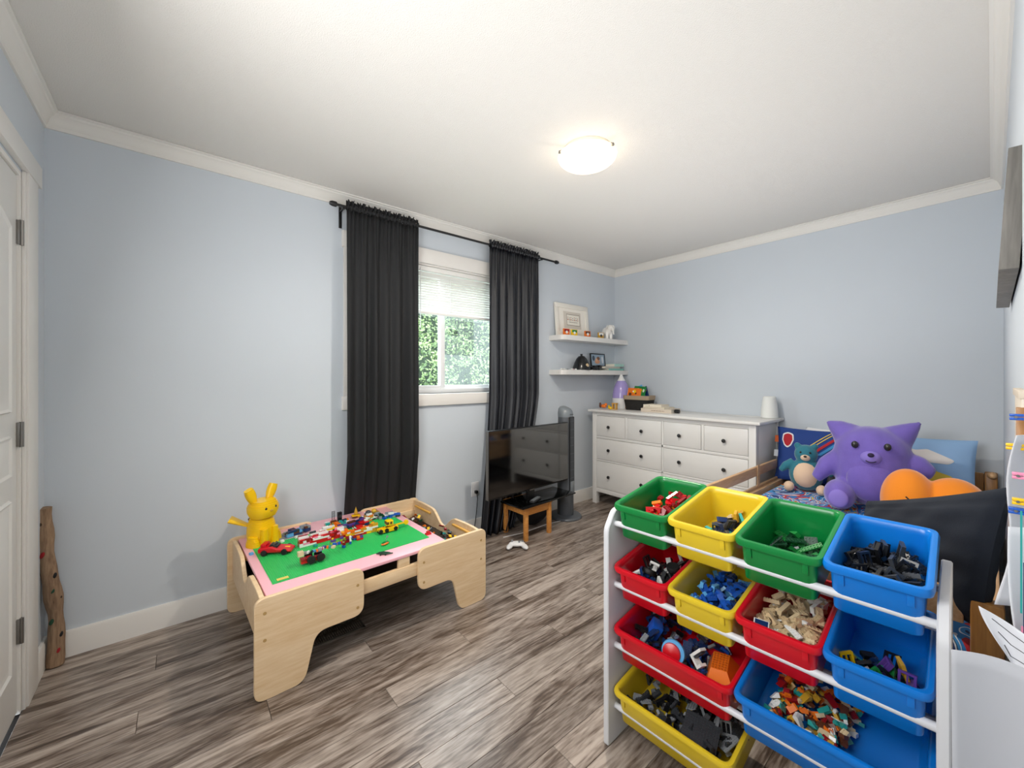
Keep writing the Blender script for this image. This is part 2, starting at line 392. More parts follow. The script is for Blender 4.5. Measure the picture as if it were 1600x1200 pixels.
# ------------------------------------------------------------------ curtains
rod = thing('curtain_rod', 'black curtain rod with end caps mounted over the window', 'curtain rod', (0, 2.59, 2.326))
S().cyl((.735, 0, 0), (2.69, 0, 0), .0085, n=14).out('rod', BLACK, rod)
for xx, sg in ((.735, -1), (2.69, 1)):
    S().lathe([(0, -.001), (.014, 0), (.0165, .006), (.0165, .026), (.013, .036), (.010, .042)], 16, M=T(xx, 0, 0) @ RM('Y', 90*sg) @ T(0, 0, -.012)).out('end_cap', BLACK, rod)
for xx in (.79, 2.50):
    s = S().box(xx-.009, xx+.009, .073, .080, -.115, .02, .002); s.box(xx-.005, xx+.005, .0, .075, -.016, -.009); s.box(xx-.009, xx+.009, -.012, .012, -.017, -.009, .002)
    s.out('bracket', BLACK, rod)
def curtain(label, xt0, xt1, xb0, xb1, zb, m, seed, n_fold, navy_bottom=False, pull=0, yb=0, hug=False):
    r = random.Random(seed); ph = [r.uniform(0, 6.28) for _ in range(8)]
    t = thing('curtain', label, 'curtain', (0, 2.59, 0), group='dark curtains on the black rod')
    zt = 2.326
    def f(u, v):
        vv = v; z = (zt-.012)+(zb-zt+.012)*vv
        e = vv**1.5 if not pull else max(0, (vv-.52)/.48)**1.3
        x0 = xt0+(xb0-xt0)*e; x1 = xt1+(xb1-xt1)*e
        uu = u+.012*math.sin(u*19+ph[0])*vv
        am = .012+.026*min(1, vv*2.4)
        a = math.sin(2*math.pi*n_fold*uu+ph[1]+.6*math.sin(u*9+ph[2])) * (0.75+.25*math.sin(u*13+ph[3]))
        a += .32*math.sin(2*math.pi*n_fold*.53*uu+ph[4]+vv*1.1)
        fine = math.sin(2*math.pi*n_fold*3.1*u+ph[5])*.006*max(0, 1-vv*6)
        y = am*a*.62+fine-yb*e
        if hug and z < .75: k_ = min(1, (.75-z)/.35); y = y*(1-k_)+k_*(.055+.012*a)
        return (x0+(x1-x0)*u+.006*math.sin(2*math.pi*n_fold*uu+ph[6])*vv, y, z)
    o = S().grid(f, 260, 46).out('drape', m, t, True, 80)
    mo = o.modifiers.new('thickness', 'SOLIDIFY'); mo.thickness = .002
    def h(u, v):   # rod pocket and ruffled header, one loop round the rod
        a = 2*math.pi*v; nn = 2*math.pi*n_fold*3.4*u
        w_ = .017+.004*math.sin(nn+ph[5])
        return (xt0+(xt1-xt0)*u, w_*math.cos(a)*.9, zt+w_*math.sin(a)*.95+.003*math.sin(nn*.6))
    S().grid(h, 260, 10).out('rod_pocket', m, t, True, 80)
    def rf(u, v):
        nn = 2*math.pi*n_fold*3.4*u
        return (xt0+(xt1-xt0)*u+.004*math.sin(nn*1.3)*v, (.004+.010*v)*math.sin(nn+ph[5]), zt+.012+(.030+.005*math.sin(nn*.7+ph[6])+.004*math.sin(nn*2.3))*v)
    o2 = S().grid(rf, 300, 4).out('header_ruffle', m, t, True, 80)
    mo = o2.modifiers.new('thickness', 'SOLIDIFY'); mo.thickness = .0015
    return t
curtain('black curtain panel left of the window behind the toy-covered activity table', .805, 1.295, .80, 1.30, .02, CURT, 3, 6.0, hug=True)
curtain('black curtain panel right of the window gathered behind the television', 1.925, 2.468, 1.80, 2.13, .012, CURTN, 8, 6.5, pull=1, yb=.05)

# ------------------------------------------------------------------ ceiling light
lt = thing('ceiling_light', 'round frosted glass flush ceiling light with small metal clips', 'ceiling light', (1.615, 1.335, ZC))
S().lathe([(.0, 0), (.12, 0), (.12, -.018), (.115, -.022), (0, -.022)], 40).out('base_plate', mat('light_base', '#e8dfd0', .4, metal=.2), lt)
BOWL = bpy.data.materials.new('alabaster_glass'); BOWL.use_nodes = True; nt = BOWL.node_tree; nt.nodes.clear()
og = nt.nodes.new('ShaderNodeOutputMaterial'); tr = nt.nodes.new('ShaderNodeBsdfTranslucent'); tp = nt.nodes.new('ShaderNodeBsdfTransparent'); gl = nt.nodes.new('ShaderNodeBsdfGlossy'); em = nt.nodes.new('ShaderNodeEmission')
m1 = nt.nodes.new('ShaderNodeMixShader'); m2 = nt.nodes.new('ShaderNodeMixShader'); ad = nt.nodes.new('ShaderNodeAddShader')
nz = nt.nodes.new('ShaderNodeTexNoise'); nz.inputs['Scale'].default_value = 9; nz.inputs['Distortion'].default_value = 2; cr = nt.nodes.new('ShaderNodeValToRGB')
cr.color_ramp.elements[0].color = (1, .70, .36, 1); cr.color_ramp.elements[1].color = (1, .90, .66, 1); cr.color_ramp.elements[0].position = .35; cr.color_ramp.elements[1].position = .65
tcn = nt.nodes.new('ShaderNodeTexCoord'); nt.links.new(tcn.outputs['Object'], nz.inputs['Vector']); nt.links.new(nz.outputs['Fac'], cr.inputs[0]); nt.links.new(cr.outputs[0], em.inputs[0])
em.inputs[1].default_value = .62
tr.inputs[0].default_value = (.9, .85, .75, 1); gl.inputs['Roughness'].default_value = .15; m1.inputs[0].default_value = .985; m2.inputs[0].default_value = .04
nt.links.new(tr.outputs[0], m1.inputs[1]); nt.links.new(tp.outputs[0], m1.inputs[2]); nt.links.new(m1.outputs[0], m2.inputs[1]); nt.links.new(gl.outputs[0], m2.inputs[2])
nt.links.new(m2.outputs[0], ad.inputs[0]); nt.links.new(em.outputs[0], ad.inputs[1]); nt.links.new(ad.outputs[0], og.inputs[0])
prof = [(.150*math.sin(a), -.022-.010-.058*(math.cos(a))) for a in [R(90*k/14) for k in range(15)]]
prof = [(max(r, 0), z) for r, z in prof]
S().lathe(prof, 48).out('glass_bowl', BOWL, lt, True, 60)
for a in (35, 155, 275):
    M = RM('Z', a)
    s = S().box(.142, .156, -.006, .006, -.040, -.026, .002, M=M); s.box(.11, .146, -.004, .004, -.026, -.022, M=M); s.out('clip', METAL, lt)
sl_ = bpy.data.lights.new('lamp_downlight', 'SPOT'); sl_.energy = LAMP_POWER*1.75; sl_.color = LAMP_COL; sl_.spot_size = R(172); sl_.spot_blend = 1; sl_.shadow_soft_size = .045
so_ = bpy.data.objects.new('lamp_downlight', sl_); C.objects.link(so_); so_.location = (1.615, 1.335, ZC-.050)
pl = bpy.data.lights.new('lamp_bulb', 'POINT'); pl.energy = LAMP_POWER*.035; pl.color = (1, .78, .55); pl.shadow_soft_size = .035
po = bpy.data.objects.new('lamp_bulb', pl); C.objects.link(po); po.location = (1.615, 1.335, ZC-.058)

# ------------------------------------------------------------------ toy bricks
_bk = {}
ST = .008
def bk(nx, ny, h, col, studs=True):
    k = (nx, ny, h, col, studs)
    if k not in _bk:
        s = S(); H = .0096*h; e = .0001
        s.box(-nx*ST/2+e, nx*ST/2-e, -ny*ST/2+e, ny*ST/2-e, 0, H)
        if studs:
            for i in range(nx):
                for j in range(ny):
                    cx = (i-(nx-1)/2)*ST; cy = (j-(ny-1)/2)*ST
                    s.cyl((cx, cy, H), (cx, cy, H+.0017), .0024, n=6)
        _bk[k] = s.mesh('brick', pm(col), False)
    return _bk[k]

# ------------------------------------------------------------------ activity table
TO = Vector((.22, 1.807, 0)); TA = R(1.85)
tb = thing('activity_table', 'low maple activity table with pink top and L-shaped side panels', 'table', TO, TA)
L_, D_, H_ = 1.122, .80, .40
fp = rpoly([(0, 0), (.178, 0), (.222, .187), (.424, .187), (.424, .397), (0, .40)], [.04, .055, .055, .05, .045, .04], 8)
fpr = [(L_-a, b) for a, b in fp][::-1]
SCR = mat('screw_plug', '#b08d57', .5)
for y0, y1 in ((0, .018), (D_-.018, D_)):
    for p, flip in ((fp, 0), (fpr, 1)):
        o = S().ext(p, y0, y1, 'XZ', bev=.0025).out('leg_panel', MAPLE, tb)
        yy = -.0008 if y0 == 0 else D_+.0008; yi = 0 if y0 == 0 else D_
        for a, b in ((.035, .34), (.035, .235), (.395, .325), (.395, .225)):
            a = L_-a if flip else a
            S().cyl((a, yy, b), (a, yi, b), .0065, n=12).out('screw_cap', SCR, o)
ep = [(.018, .375), (.10, .382), (.22, .380), (.28, .374), (.325, .345), (.365, .312), (.40, .300), (.435, .312), (.475, .345), (.52, .374), (.58, .380), (.70, .382), (D_-.018, .375)]
ep = [(a, b+.012) for a, b in ep]
def smoothc(p, k=5):
    out = []
    for i in range(len(p)-1):
        p0 = Vector(p[max(i-1, 0)]); p1 = Vector(p[i]); p2 = Vector(p[i+1]); p3 = Vector(p[min(i+2, len(p)-1)])
        for q in range(k):
            t = q/k; out.append(tuple(.5*((2*p1)+(p2-p0)*t+(2*p0-5*p1+4*p2-p3)*t*t+(3*p1-p0-3*p2+p3)*t**3)))
    return out+[tuple(p[-1])]
epp = smoothc(ep)[::-1]+[(.018, .19), (D_-.018, .19)]
for x0 in (.022, L_-.040):
    o = S().ext(epp, x0, x0+.018, 'YZ', bev=.002).out('end_panel', MAPLE, tb)
    xi = x0+.018 if x0 < .5 else x0-.016
    for a, b in ((.07, .27), (.54, .74)):
        S().box(xi, xi+.016, a, b, .352, .364, .003).out('ledge_strip', mat('ledge_wood', '#d9a64f', .45), o)
for y0 in (.019, D_-.037): S().box(.041, L_-.041, y0, y0+.018, .262, .325, .002).out('side_rail', MAPLE, tb)
S().box(.041, L_-.041, .038, D_-.038, .264, .272).out('bin_floor', mat('bin_floor', '#3b3026', .7), tb, False)
PINK = mat('pink_laminate', '#f0b3bd', .30, spec=.5)
S().box(.048, .878, -.0, D_-.02, .371, .386, .002, M=T(0, .0185, 0)).out('table_top', PINK, tb)
S().box(.60, .66, .022, .036, .325, .3705).out('support_block', MAPLE, tb)
ZT = .3862
def tw(u, v, z=0): c_, s_ = math.cos(TA), math.sin(TA); return Vector((TO.x+u*c_-v*s_, TO.y+u*s_+v*c_, z))

def studfield(nx, ny, x0, y0, z, m, name, parent, n=6, r=.0024):
    s = S()
    for i in range(nx):
        for j in range(ny):
            cx = x0+(i+.5)*ST; cy = y0+(j+.5)*ST
            b0 = len(s.v)
            for zz in (z, z+.0017):
                for k in range(n): a = 2*math.pi*k/n; s.v.append((cx+r*math.cos(a), cy+r*math.sin(a), zz))
            for k in range(n): s.f.append((b0+k, b0+(k+1) % n, b0+n+(k+1) % n, b0+n+k))
            s.f.append(tuple(range(b0+n, b0+2*n)))
    s.mi = [0]*len(s.f)
    return s.out(name, m, parent, False, kind='stuff')
GP = mat('baseplate_green', '#35bd62', .38)
bp_ = thing('brick_baseplate', 'large bright green studded baseplate lying on the pink table top', 'baseplate', tw(.085, .125, ZT), TA)
S().box(0, 93*ST, 0, 60*ST, 0, .0022).out('plate', GP, bp_, False); studfield(93, 60, 0, 0, .0022, GP, 'studs', bp_)
o = S().box(.105-.085, .15-.085, .012, .034, .0040, .0046).out('sticker', mat('sticker', '#d9c860', .4), bp_, False, label='worn yellow and blue sticker on the studs')
gpl = thing('brick_plate', 'dark grey studded plate at the back left edge of the green baseplate', 'baseplate', tw(.20, .612, ZT), TA+.1)
S().box(0, 16*ST, 0, 12*ST, 0, .0022).out('plate', pm('gray'), gpl, False); studfield(16, 12, 0, 0, .0022, pm('gray'), 'studs', gpl)
ZB = ZT+.0042

# random brick-built toys: every brick is a part
def build(name, label, cat, u, v, L, W, layers, pal, rz=0, seed=0, prof=None, z=None, extra=None, group=None, fill=.97):
    r = random.Random(seed); t = thing(name, label, cat, tw(u, v, ZB if z is None else z), TA+rz, group)
    zz = 0
    for k in range(layers):
        h = r.choice([1, 1, 1/3]) if k else 1
        for j in range(0, W, 2):
            i = 0
            while i < L:
                n = min(r.choice([2, 2, 3, 4, 4, 6]), L-i); top = prof(( i+n/2)/L, (j+1)/W) if prof else 1
                if (k+.5)/layers <= top and r.random() < fill:
                    c = r.choice(pal)
                    put('brick', bk(n, min(2, W-j), h, c), t, ((i+n/2-L/2)*ST, (j+min(2, W-j)/2-W/2)*ST, zz))
                i += n
        zz += .0096*h
    if extra: extra(t)
    return t
TIRE = mat('rubber_wheel', '#121213', .6)
_wh = {}
def wheel(t, x, y, z, r=.017, w_=.012, rim='dgray'):
    k = (r, w_, rim)
    if k not in _wh:
        s = S(); s.use(TIRE)
        s.lathe([(r*.55, -w_/2), (r*.92, -w_/2), (r, -w_*.3), (r, w_*.3), (r*.92, w_/2), (r*.55, w_/2)], 18, M=RM('X', 90))
        s.use(pm(rim)); s.lathe([(0, -w_*.42), (r*.56, -w_*.42), (r*.56, w_*.42), (0, w_*.42)], 12, M=RM('X', 90)); _wh[k] = s.mesh('wheel')
    return put('wheel', _wh[k], t, (x, y, z))
# long red, white and pink build across the middle
def pr_long(a, b): return .45+.5*abs(math.sin(a*7+1))*(.6+.4*b)
build('brick_ship', 'long toy brick build in red, white and pink layers at the middle of the baseplate', 'toy', .375, .455, 28, 5, 7, ['red', 'red', 'white', 'pink', 'dred', 'white'], .02, 5, pr_long)
build('brick_ship', 'red, yellow and orange toy brick wall joining the long red one to the yellow vehicle', 'toy', .56, .41, 24, 4, 6, ['red', 'yellow', 'orange', 'white', 'gold', 'dred'], -.05, 6, lambda a, b: .5+.5*abs(math.sin(a*9)))
build('brick_wreck', 'low purple, lime and red brick scraps beside the long red build', 'toy', .47, .355, 20, 4, 3, ['purple', 'lime', 'orange', 'red', 'dred', 'blue'], -.12, 9, lambda a, b: abs(math.sin(a*8+b*3)), fill=.75)
build('brick_vehicle', 'grey and blue brick vehicle on the grey plate behind the long red build', 'toy', .305, .655, 16, 6, 3, ['dgray', 'blue', 'gray', 'dblue', 'lblue', 'brown'], .25, 12, lambda a, b: .4+.6*abs(math.sin(a*5)), z=ZT+.0045)
def ladder(t):
    s = S()
    for x in (-.008, .008): s.box(x-.001, x+.001, -.001, .001, 0, .06)
    s.out('ladder_rail', pm('black'), t, False, kind='stuff')
    for k in range(9): put('rung', _rung, t, (0, 0, .005+k*.0065))
_rung = S().box(-.008, .008, -.0012, .0012, 0, .002).mesh('rung', pm('black'), False)
tt = build('brick_tower', 'black toy brick tower with round opening on a dark blue base at the table back', 'toy', .535, .665, 12, 6, 2, ['dblue', 'black', 'dgray', 'dblue'], .05, 14, None, z=ZT)
for k in range(5): put('brick', bk(3, 2, 1, 'black'), tt, (-.0, .0, .0192+k*.0096))
S().lathe([(.006, -.002), (.009, -.002), (.009, .002), (.006, .002)], 16, M=T(0, -.011, .045) @ RM('X', 90)).out('ring', pm('dgray'), tt)
lad = thing('toy_ladder', 'small upright black toy ladder left of the black brick tower', 'toy', tw(.50, .665, ZT+.021), TA); ladder(lad)
# yellow vehicle
def yextra(t):
    for x in (-.045, -.012, .040):
        for y in (-.022, .022): wheel(t, x, y, .010, .011, .010, 'yellow')
    put('cab', S().box(-.014, .022, -.018, .018, 0, .028, .003).mesh('cab', pm('yellow')), t, (.006, 0, .030))
    for x in (-.004, .014): put('cab_window', S().box(-.006, .006, -.0186, .0186, .008, .022).mesh('cab_window', pm('brown'), False), t, (x, 0, .030))
    put('boom', S().box(0, .055, -.004, .004, -.004, .004, .001).mesh('boom', pm('yellow')), t, (.05, 0, .022))
    put('boom_head', S().lathe([(.004, -.006), (.013, -.006), (.015, 0), (.013, .006), (.004, .006)], 14, M=RM('X', 90)).mesh('boom_head', pm('yellow')), t, (.112, 0, .022))
build('toy_digger', 'yellow brick-built digger with boom at the right half of the baseplate', 'toy', .690, .345, 14, 5, 2, ['yellow', 'yellow', 'gold', 'black'], -.03, 21, None, z=ZB+.006, extra=yextra)
build('brick_crane', 'red and white brick piece lying in front of the red and yellow brick wall', 'toy', .60, .50, 10, 6, 5, ['red', 'red', 'white', 'dblue', 'dred'], .2, 22, lambda a, b: .4+.6*a)
# rear heap of dark pieces
specs = [('grey and orange brick spaceship with dark dome behind the yellow digger', .70, .60, 14, 6, 6, ['gray', 'orange', 'white', 'dgray', 'gold']),
         ('blue and white brick ship at the back right corner of the green baseplate', .80, .56, 16, 4, 3, ['lblue', 'blue', 'white', 'gray', 'dgreen']),
         ('dark blue and grey brick raft behind the red and yellow brick wall', .57, .56, 20, 5, 3, ['dgray', 'dblue', 'gray', 'brown', 'purple']),
         ('small brown and yellow brick hut with pointed roof near the curtain', .645, .70, 6, 4, 2, ['brown', 'yellow', 'gold'])]
for i, (lb, u, v, L, W, ly, pal) in enumerate(specs):
    t = build('brick_model', lb, 'toy', u, v, L, W, ly, pal, random.Random(i).uniform(-.3, .3), 30+i, lambda a, b: .35+.65*abs(math.sin(a*6+i)))
    if i == 0: S().ell((.02, 0, .045), (.016, .016, .014), 12, 8).out('dome', pm('gold'), t); S().ell((-.02, 0, .045), (.017, .017, .015), 12, 8).out('globe', pm('dgray'), t)
    if i == 3: S().lathe([(.012, 0), (.008, .02), (0, .045)], 8, M=T(0, 0, .02)).out('roof', pm('gold'), t)
build('brick_model', 'white, grey and yellow brick wall behind the long red and white build', 'toy', .42, .515, 22, 3, 5, ['white', 'gray', 'yellow', 'white', 'orange', 'dgray'], .04, 51, lambda a, b: .45+.5*abs(math.sin(a*5+2)))
build('brick_model', 'orange, teal and brown brick pile in front of the black tower', 'toy', .50, .60, 16, 5, 4, ['orange', 'teal', 'brown', 'white', 'dred', 'gold'], -.1, 52, lambda a, b: .3+.7*abs(math.sin(a*7+b*2)), fill=.85)
# red car
car = thing('toy_car', 'red sports car model with yellow stripe at the front left of the baseplate', 'toy car', tw(.165, .455, ZB), TA-.55)
cpts = [(-.072, .012), (-.075, .028), (-.068, .036), (-.03, .039), (-.012, .040), (.012, .030), (.055, .026), (.074, .018), (.075, .010)]
S().ext(cpts, -.034, .034, 'XZ', bev=.005).out('body', pm('red'), car)
S().box(-.03, .012, -.022, .022, .034, .0405, .002).out('cockpit', pm('black'), car)
S().ext([(.010, .031), (-.008, .048), (-.011, .048), (.006, .031)], -.024, .024, 'XZ').out('windscreen', pm('dgray'), car, False)
S().box(-.064, -.040, -.026, .026, .036, .052, .003).out('rear_wing', pm('red'), car)
S().box(.022, .060, -.006, .006, .0245, .0295, M=RM('Y', 3)).out('stripe', pm('yellow'), car, False)
for x in (-.045, .045):
    for y in (-.034, .034): wheel(car, x, y, .014, .014, .011, 'black')
for x in (-.02, -.005): S().box(x-.004, x+.004, -.016, .016, .0405, .048, .001).out('seat', pm('dgray'), car)
# red truck
def tx(t):
    for x in (-.012, .030):
        for y in (-.026, .026): wheel(t, x, y, .014, .018, .012, 'dgray')
    put('block', bk(3, 3, 2, 'tan'), t, (-.052, 0, .034)); put('block', bk(3, 2, 1, 'lblue'), t, (.026, 0, .034)); put('block', bk(3, 2, 1, 'white'), t, (.04, .012, .034))
    for i, c in enumerate(['gray', 'white', 'black', 'lblue', 'orange', 'gray', 'red', 'purple', 'orange', 'teal', 'tan', 'blue']):
        r = random.Random(i); put('block', bk(r.choice([1, 2, 2]), 2, 1, c), t, (-.03+.012*i, r.uniform(-.012, .016), .0340+.002*(i % 3)), (0, r.uniform(-.3, .3)*(i > 7), r.uniform(-.8, .8)))
build('toy_truck', 'red brick truck with black wheels and a tail of mixed pieces at the baseplate front', 'toy truck', .268, .225, 13, 4, 2, ['red', 'red', 'dred', 'orange'], -.02, 41, lambda a, b: 1 if a < .62 else .5, z=ZB+.010, extra=tx)
# small figures, flags, pieces
def minifig(label, u, v, legs, torso, head, hat=None, rz=0, z=ZB):
    t = thing('toy_figure', label, 'toy figure', tw(u, v, z), TA+rz)
    for y in (-.0045, .0045): S().box(-.004, .005, y-.0042, y+.0042, 0, .014, .0006).out('leg', pm(legs), t)
    S().ext([(-.0085, .014), (.0085, .014), (.006, .027), (-.006, .027)], -.0038, .0038, 'YZ').out('torso', pm(torso), t, False)
    for y in (-.0095, .0095): S().cyl((0, y*.75, .026), (.004, y, .015), .0022, n=7).out('arm', pm(torso), t)
    S().lathe([(.003, .027), (.0052, .028), (.0052, .036), (.003, .037)], 12).out('head', pm(head), t)
    if hat: S().lathe([(.0060, .033), (.0062, .037), (.0045, .041), (0, .042)], 12).out('hat', pm(hat), t)
minifig('small toy figure with blue legs and dark red torso in front of the brick builds', .432, .292, 'blue', 'dred', 'tan', 'brown', .4)
minifig('white toy figure with blue legs beside the dark red one', .475, .318, 'blue', 'white', 'white', 'white', -.2)
minifig('orange toy figure standing behind the black-wheeled truck', .40, .36, 'orange', 'orange', 'yellow', None, .5)
t = thing('toy_crocodile', 'small dark green toy crocodile near the front edge of the table', 'toy', tw(.553, .088, ZT), TA-.6)
S().tube([(-.035, 0, .006), (-.02, .004, .008), (0, 0, .009), (.02, -.003, .009), (.034, 0, .007)], [.002, .006, .009, .007, .004], 8).out('body', pm('dgreen'), t)
for x in (-.012, .012):
    for y in (-.009, .009): S().box(x-.003, x+.003, y-.003, y+.003, 0, .006, .001).out('leg', pm('dgreen'), t)
S().box(.028, .046, -.004, .004, .004, .009, .002).out('snout', pm('dgreen'), t)
t = thing('toy_boat', 'small orange and green toy boat with a grey mast above the crocodile', 'toy', tw(.605, .185, ZB), TA+.3)
S().ell((0, 0, .007), (.024, .012, .007), 14, 8).out('hull', pm('orange'), t); S().box(-.018, .018, -.007, .007, .012, .015, .001).out('deck', pm('green'), t)
S().cyl((.006, 0, .015), (.012, 0, .045), .0015, n=6).out('mast', pm('gray'), t); S().ext([(.012, .030), (.024, .036), (.013, .046)], -.001, .001, 'XZ').out('flag', pm('gray'), t, False)
t = thing('toy_helicopter', 'small red toy piece with grey rod at the right edge of the table top', 'toy', tw(.845, .165, ZT), TA)
put('brick', bk(4, 2, 1, 'red'), t); put('brick', bk(2, 2, 1, 'red'), t, (0, 0, .0096)); S().cyl((.0, 0, .021), (.034, .02, .026), .0016, n=6).out('rod', pm('gray'), t)
for lb, u, v, c in (('single white brick right of the yellow animal figure', .215, .578, 'white'), ('single white brick in front of the grey brick vehicle', .285, .588, 'white'),
                    ('single light blue brick on the pink strip left of the green baseplate', .068, .52, 'lblue'), ('single teal plate before the long red build', .33, .405, 'teal')):
    t = tag(put('toy_brick', bk(2, 2, 1, c), None, tw(u, v, ZT if v > .6 or u < .08 else ZB), (0, 0, TA+.2)), lb, 'toy brick')
# loose scatter
r = random.Random(77)
for i in range(16):
    u = r.uniform(.36, .80); v = r.uniform(.28, .62); c = r.choice(['red', 'blue', 'yellow', 'gray', 'black', 'lblue', 'orange', 'white', 'lime', 'purple'])
    tag(put('toy_brick', bk(r.choice([1, 2, 2, 3]), r.choice([1, 2]), r.choice([1, 1/3]), c), None, tw(u, v, ZB), (0, 0, r.uniform(-3, 3))), 'loose %s brick at the %s %s part of the green baseplate' % (dict(gray='light grey', lblue='light blue', lime='lime green').get(c, c), 'front' if v < .4 else 'back' if v > .52 else 'middle', 'left' if u < .5 else 'right' if u > .66 else 'central'), 'toy brick', 'loose bricks on the green baseplate')
# pieces in the end trough
sT = S()
def addm(s, me, M): s.use(me.materials[0]); s.add([v.co[:] for v in me.vertices], [tuple(p.vertices) for p in me.polygons], M)
for i in range(90):
    u = r.uniform(.90, 1.065); v = r.uniform(.06, .74); c = r.choice(['brown', 'red', 'black', 'white', 'teal', 'dgray', 'orange', 'dgreen', 'dred', 'yellow'])
    me = bk(r.choice([2, 2, 3, 4]), 2, r.choice([1, 1, 1/3]), c); zz = .274+(r.uniform(.03, .055) if i < 16 else r.uniform(0, .04)); ro = (r.uniform(-.7, .7), r.uniform(-.7, .7), r.uniform(-3, 3))
    if i < 16: tag(put('toy_brick', me, None, tw(u, v, zz), ro), '%s brick on the pile in the open trough at the table end' % c.replace('dgray', 'dark grey').replace('dgreen', 'dark green').replace('dred', 'dark red'), 'toy brick', 'bricks in the table trough')
    else: addm(sT, me, T(*tw(u, v, zz)) @ Euler(ro).to_matrix().to_4x4())
tag(sT.out('brick_heap', None, None, False), 'pile of mixed bricks in the trough at the right end of the activity table', 'toy bricks', kind='stuff')
# yellow brick-built animal: stepped layers one brick high
YM = pm('yellow')
def layered(s, c, rx, ry, h, fn, n=20, step=.0096, p=2.6):
    k = max(2, int(round(h/step))); hh = h/k
    for i in range(k):
        q = fn((i+.5)/k); a = rx*q; b = ry*q; pts = []
        for m in range(n):
            an = 2*math.pi*m/n; cs, sn = math.cos(an), math.sin(an)
            pts.append((c[0]+a*math.copysign(abs(cs)**(2/p), cs), c[1]+b*math.copysign(abs(sn)**(2/p), sn)))
        z0 = c[2]+i*hh; o = len(s.v)
        s.v += [(x, y, z0) for x, y in pts]+[(x, y, z0+hh) for x, y in pts]
        fs = [(o+m, o+(m+1) % n, o+n+(m+1) % n, o+n+m) for m in range(n)]+[tuple(range(o+n-1, o-1, -1)), tuple(range(o+n, o+2*n))]
        s.f += fs; s.mi += [s.cur]*len(fs)
    return s
fig = thing('brick_animal', 'yellow brick-built sitting animal figure at the back left corner of the table', 'toy animal', tw(.135, .665, ZT), R(-60))
layered(S(), (0, 0, 0), .062, .066, .150, lambda q: .86+.22*math.sin(q*2.2)-.42*q*q).out('body', YM, fig, ang=30)
layered(S(), (.012, 0, .140), .060, .068, .085, lambda q: .80+.25*math.sin(math.pi*q)).out('head', YM, fig, ang=30)
for sg in (-1, 1):
    layered(S(), (.058, sg*.030, 0), .022, .020, .085, lambda q: 1-.25*q).out('front_leg', YM, fig, ang=30)
    layered(S(), (.020, sg*.062, 0), .040, .022, .050, lambda q: 1-.35*q*q).out('haunch', YM, fig, ang=30)
    s = S(); layered(s, (0, 0, 0), .016, .021, .085, lambda q: .62+.7*math.sin(q*2.5)*.8); M = T(.0, sg*.040, .214) @ RM('X', -22*sg)
    s.v = [tuple(M @ Vector(p)) for p in s.v]; s.out('ear', YM, fig, ang=30)
    S().ell((.069, sg*.027, .190), (.005, .007, .008), 12, 8).out('eye', KNOB, fig)
S().ell((.074, 0, .176), (.006, .009, .006), 10, 8).out('nose', pm('gold'), fig)
s = S(); layered(s, (0, 0, 0), .010, .036, .115, lambda q: .45+.75*q); M = T(-.030, -.025, .085) @ RM('Z', 45) @ RM('Y', -62); s.v = [tuple(M @ Vector(p)) for p in s.v]
o = s.out('tail', YM, fig, ang=30)
s = S(); layered(s, (0, 0, 0), .012, .014, .075, lambda q: 1); M = T(-.045, .01, .055) @ RM('Y', -40); s.v = [tuple(M @ Vector(p)) for p in s.v]; s.out('tail_root', pm('brown'), fig, ang=30)

# ------------------------------------------------------------------ log, vent, outlet
lg = thing('driftwood_log', 'knotty bare wooden stick leaning in the corner beside the door', 'stick', (-.405, 2.615, 0))
LOGM = wood('driftwood', '#6f5540', '#a08468', 'Z', .8, 2.2, False, 9, '#3f2d20', .5)
s = S(); P_ = []; Rr = []
for i in range(22):
    q = i/21; P_.append((-.012-.028*q+.010*math.sin(q*5.5), .012*q+.004*math.sin(q*9), .004+.688*q)); Rr.append(.0265+.0025*math.sin(q*17)+.002*math.sin(q*31+1))
s.tube(P_, Rr, 14).out('stick', LOGM, lg)
for q, a, c in ((.14, -1.2, 'dred'), (.30, -2.0, 'dgreen'), (.52, -1.4, 'dgreen'), (.72, -1.9, 'dred'), (.60, -.8, 'black'), (.22, -.9, 'black')):
    i = int(q*21); p = Vector(P_[i])+Vector((math.cos(a), math.sin(a), 0))*.0235
    S().ell(p, (.007, .006, .014), 10, 8, (0, .3, 0)).out('paint_spot', mat('spot_'+c, PAL[c], .8), lg)
for q, a in ((.93, -1.9), (.45, -.6)):
    i = int(q*21); p = Vector(P_[i])+Vector((math.cos(a), math.sin(a), 0))*.024
    S().ell(p, (.008, .006, .009), 10, 8).out('knot', mat('knot', '#3a2a1e', .9), lg)
vt = thing('floor_vent', 'metal mesh floor register under the activity table', 'vent', (.42, 2.02, .0))
VM = mat('vent_metal', '#6d675f', .45, metal=.6)
s = S(); s.box(0, .30, 0, .008, 0, .005); s.box(0, .30, .102, .110, 0, .005); s.box(0, .008, 0, .11, 0, .005); s.box(.292, .30, 0, .11, 0, .005); s.out('frame', VM, vt, False)
sl = S().box(0, .003, .008, .102, 0, .004).mesh('slat', VM, False)
for k in range(28): put('slat', sl, vt, (.012+k*.01, 0, 0))
ol = thing('wall_outlet', 'white double wall outlet beside the navy curtain with a black plug in it', 'outlet', (1.833, Y1, .356))
S().box(-.036, .036, -.006, 0, -.058, .058, .003).out('cover_plate', WHITEP, ol)
for z in (-.02, .02): S().ext(rpoly([(-.016, z-.013), (.016, z-.013), (.016, z+.013), (-.016, z+.013)], .008), -.0085, -.006, 'XZ').out('socket', WHITEP, ol)
pg = thing('power_cord', 'black plug and cord running from the wall outlet down to the floor', 'cord', (1.833, Y1, .336))
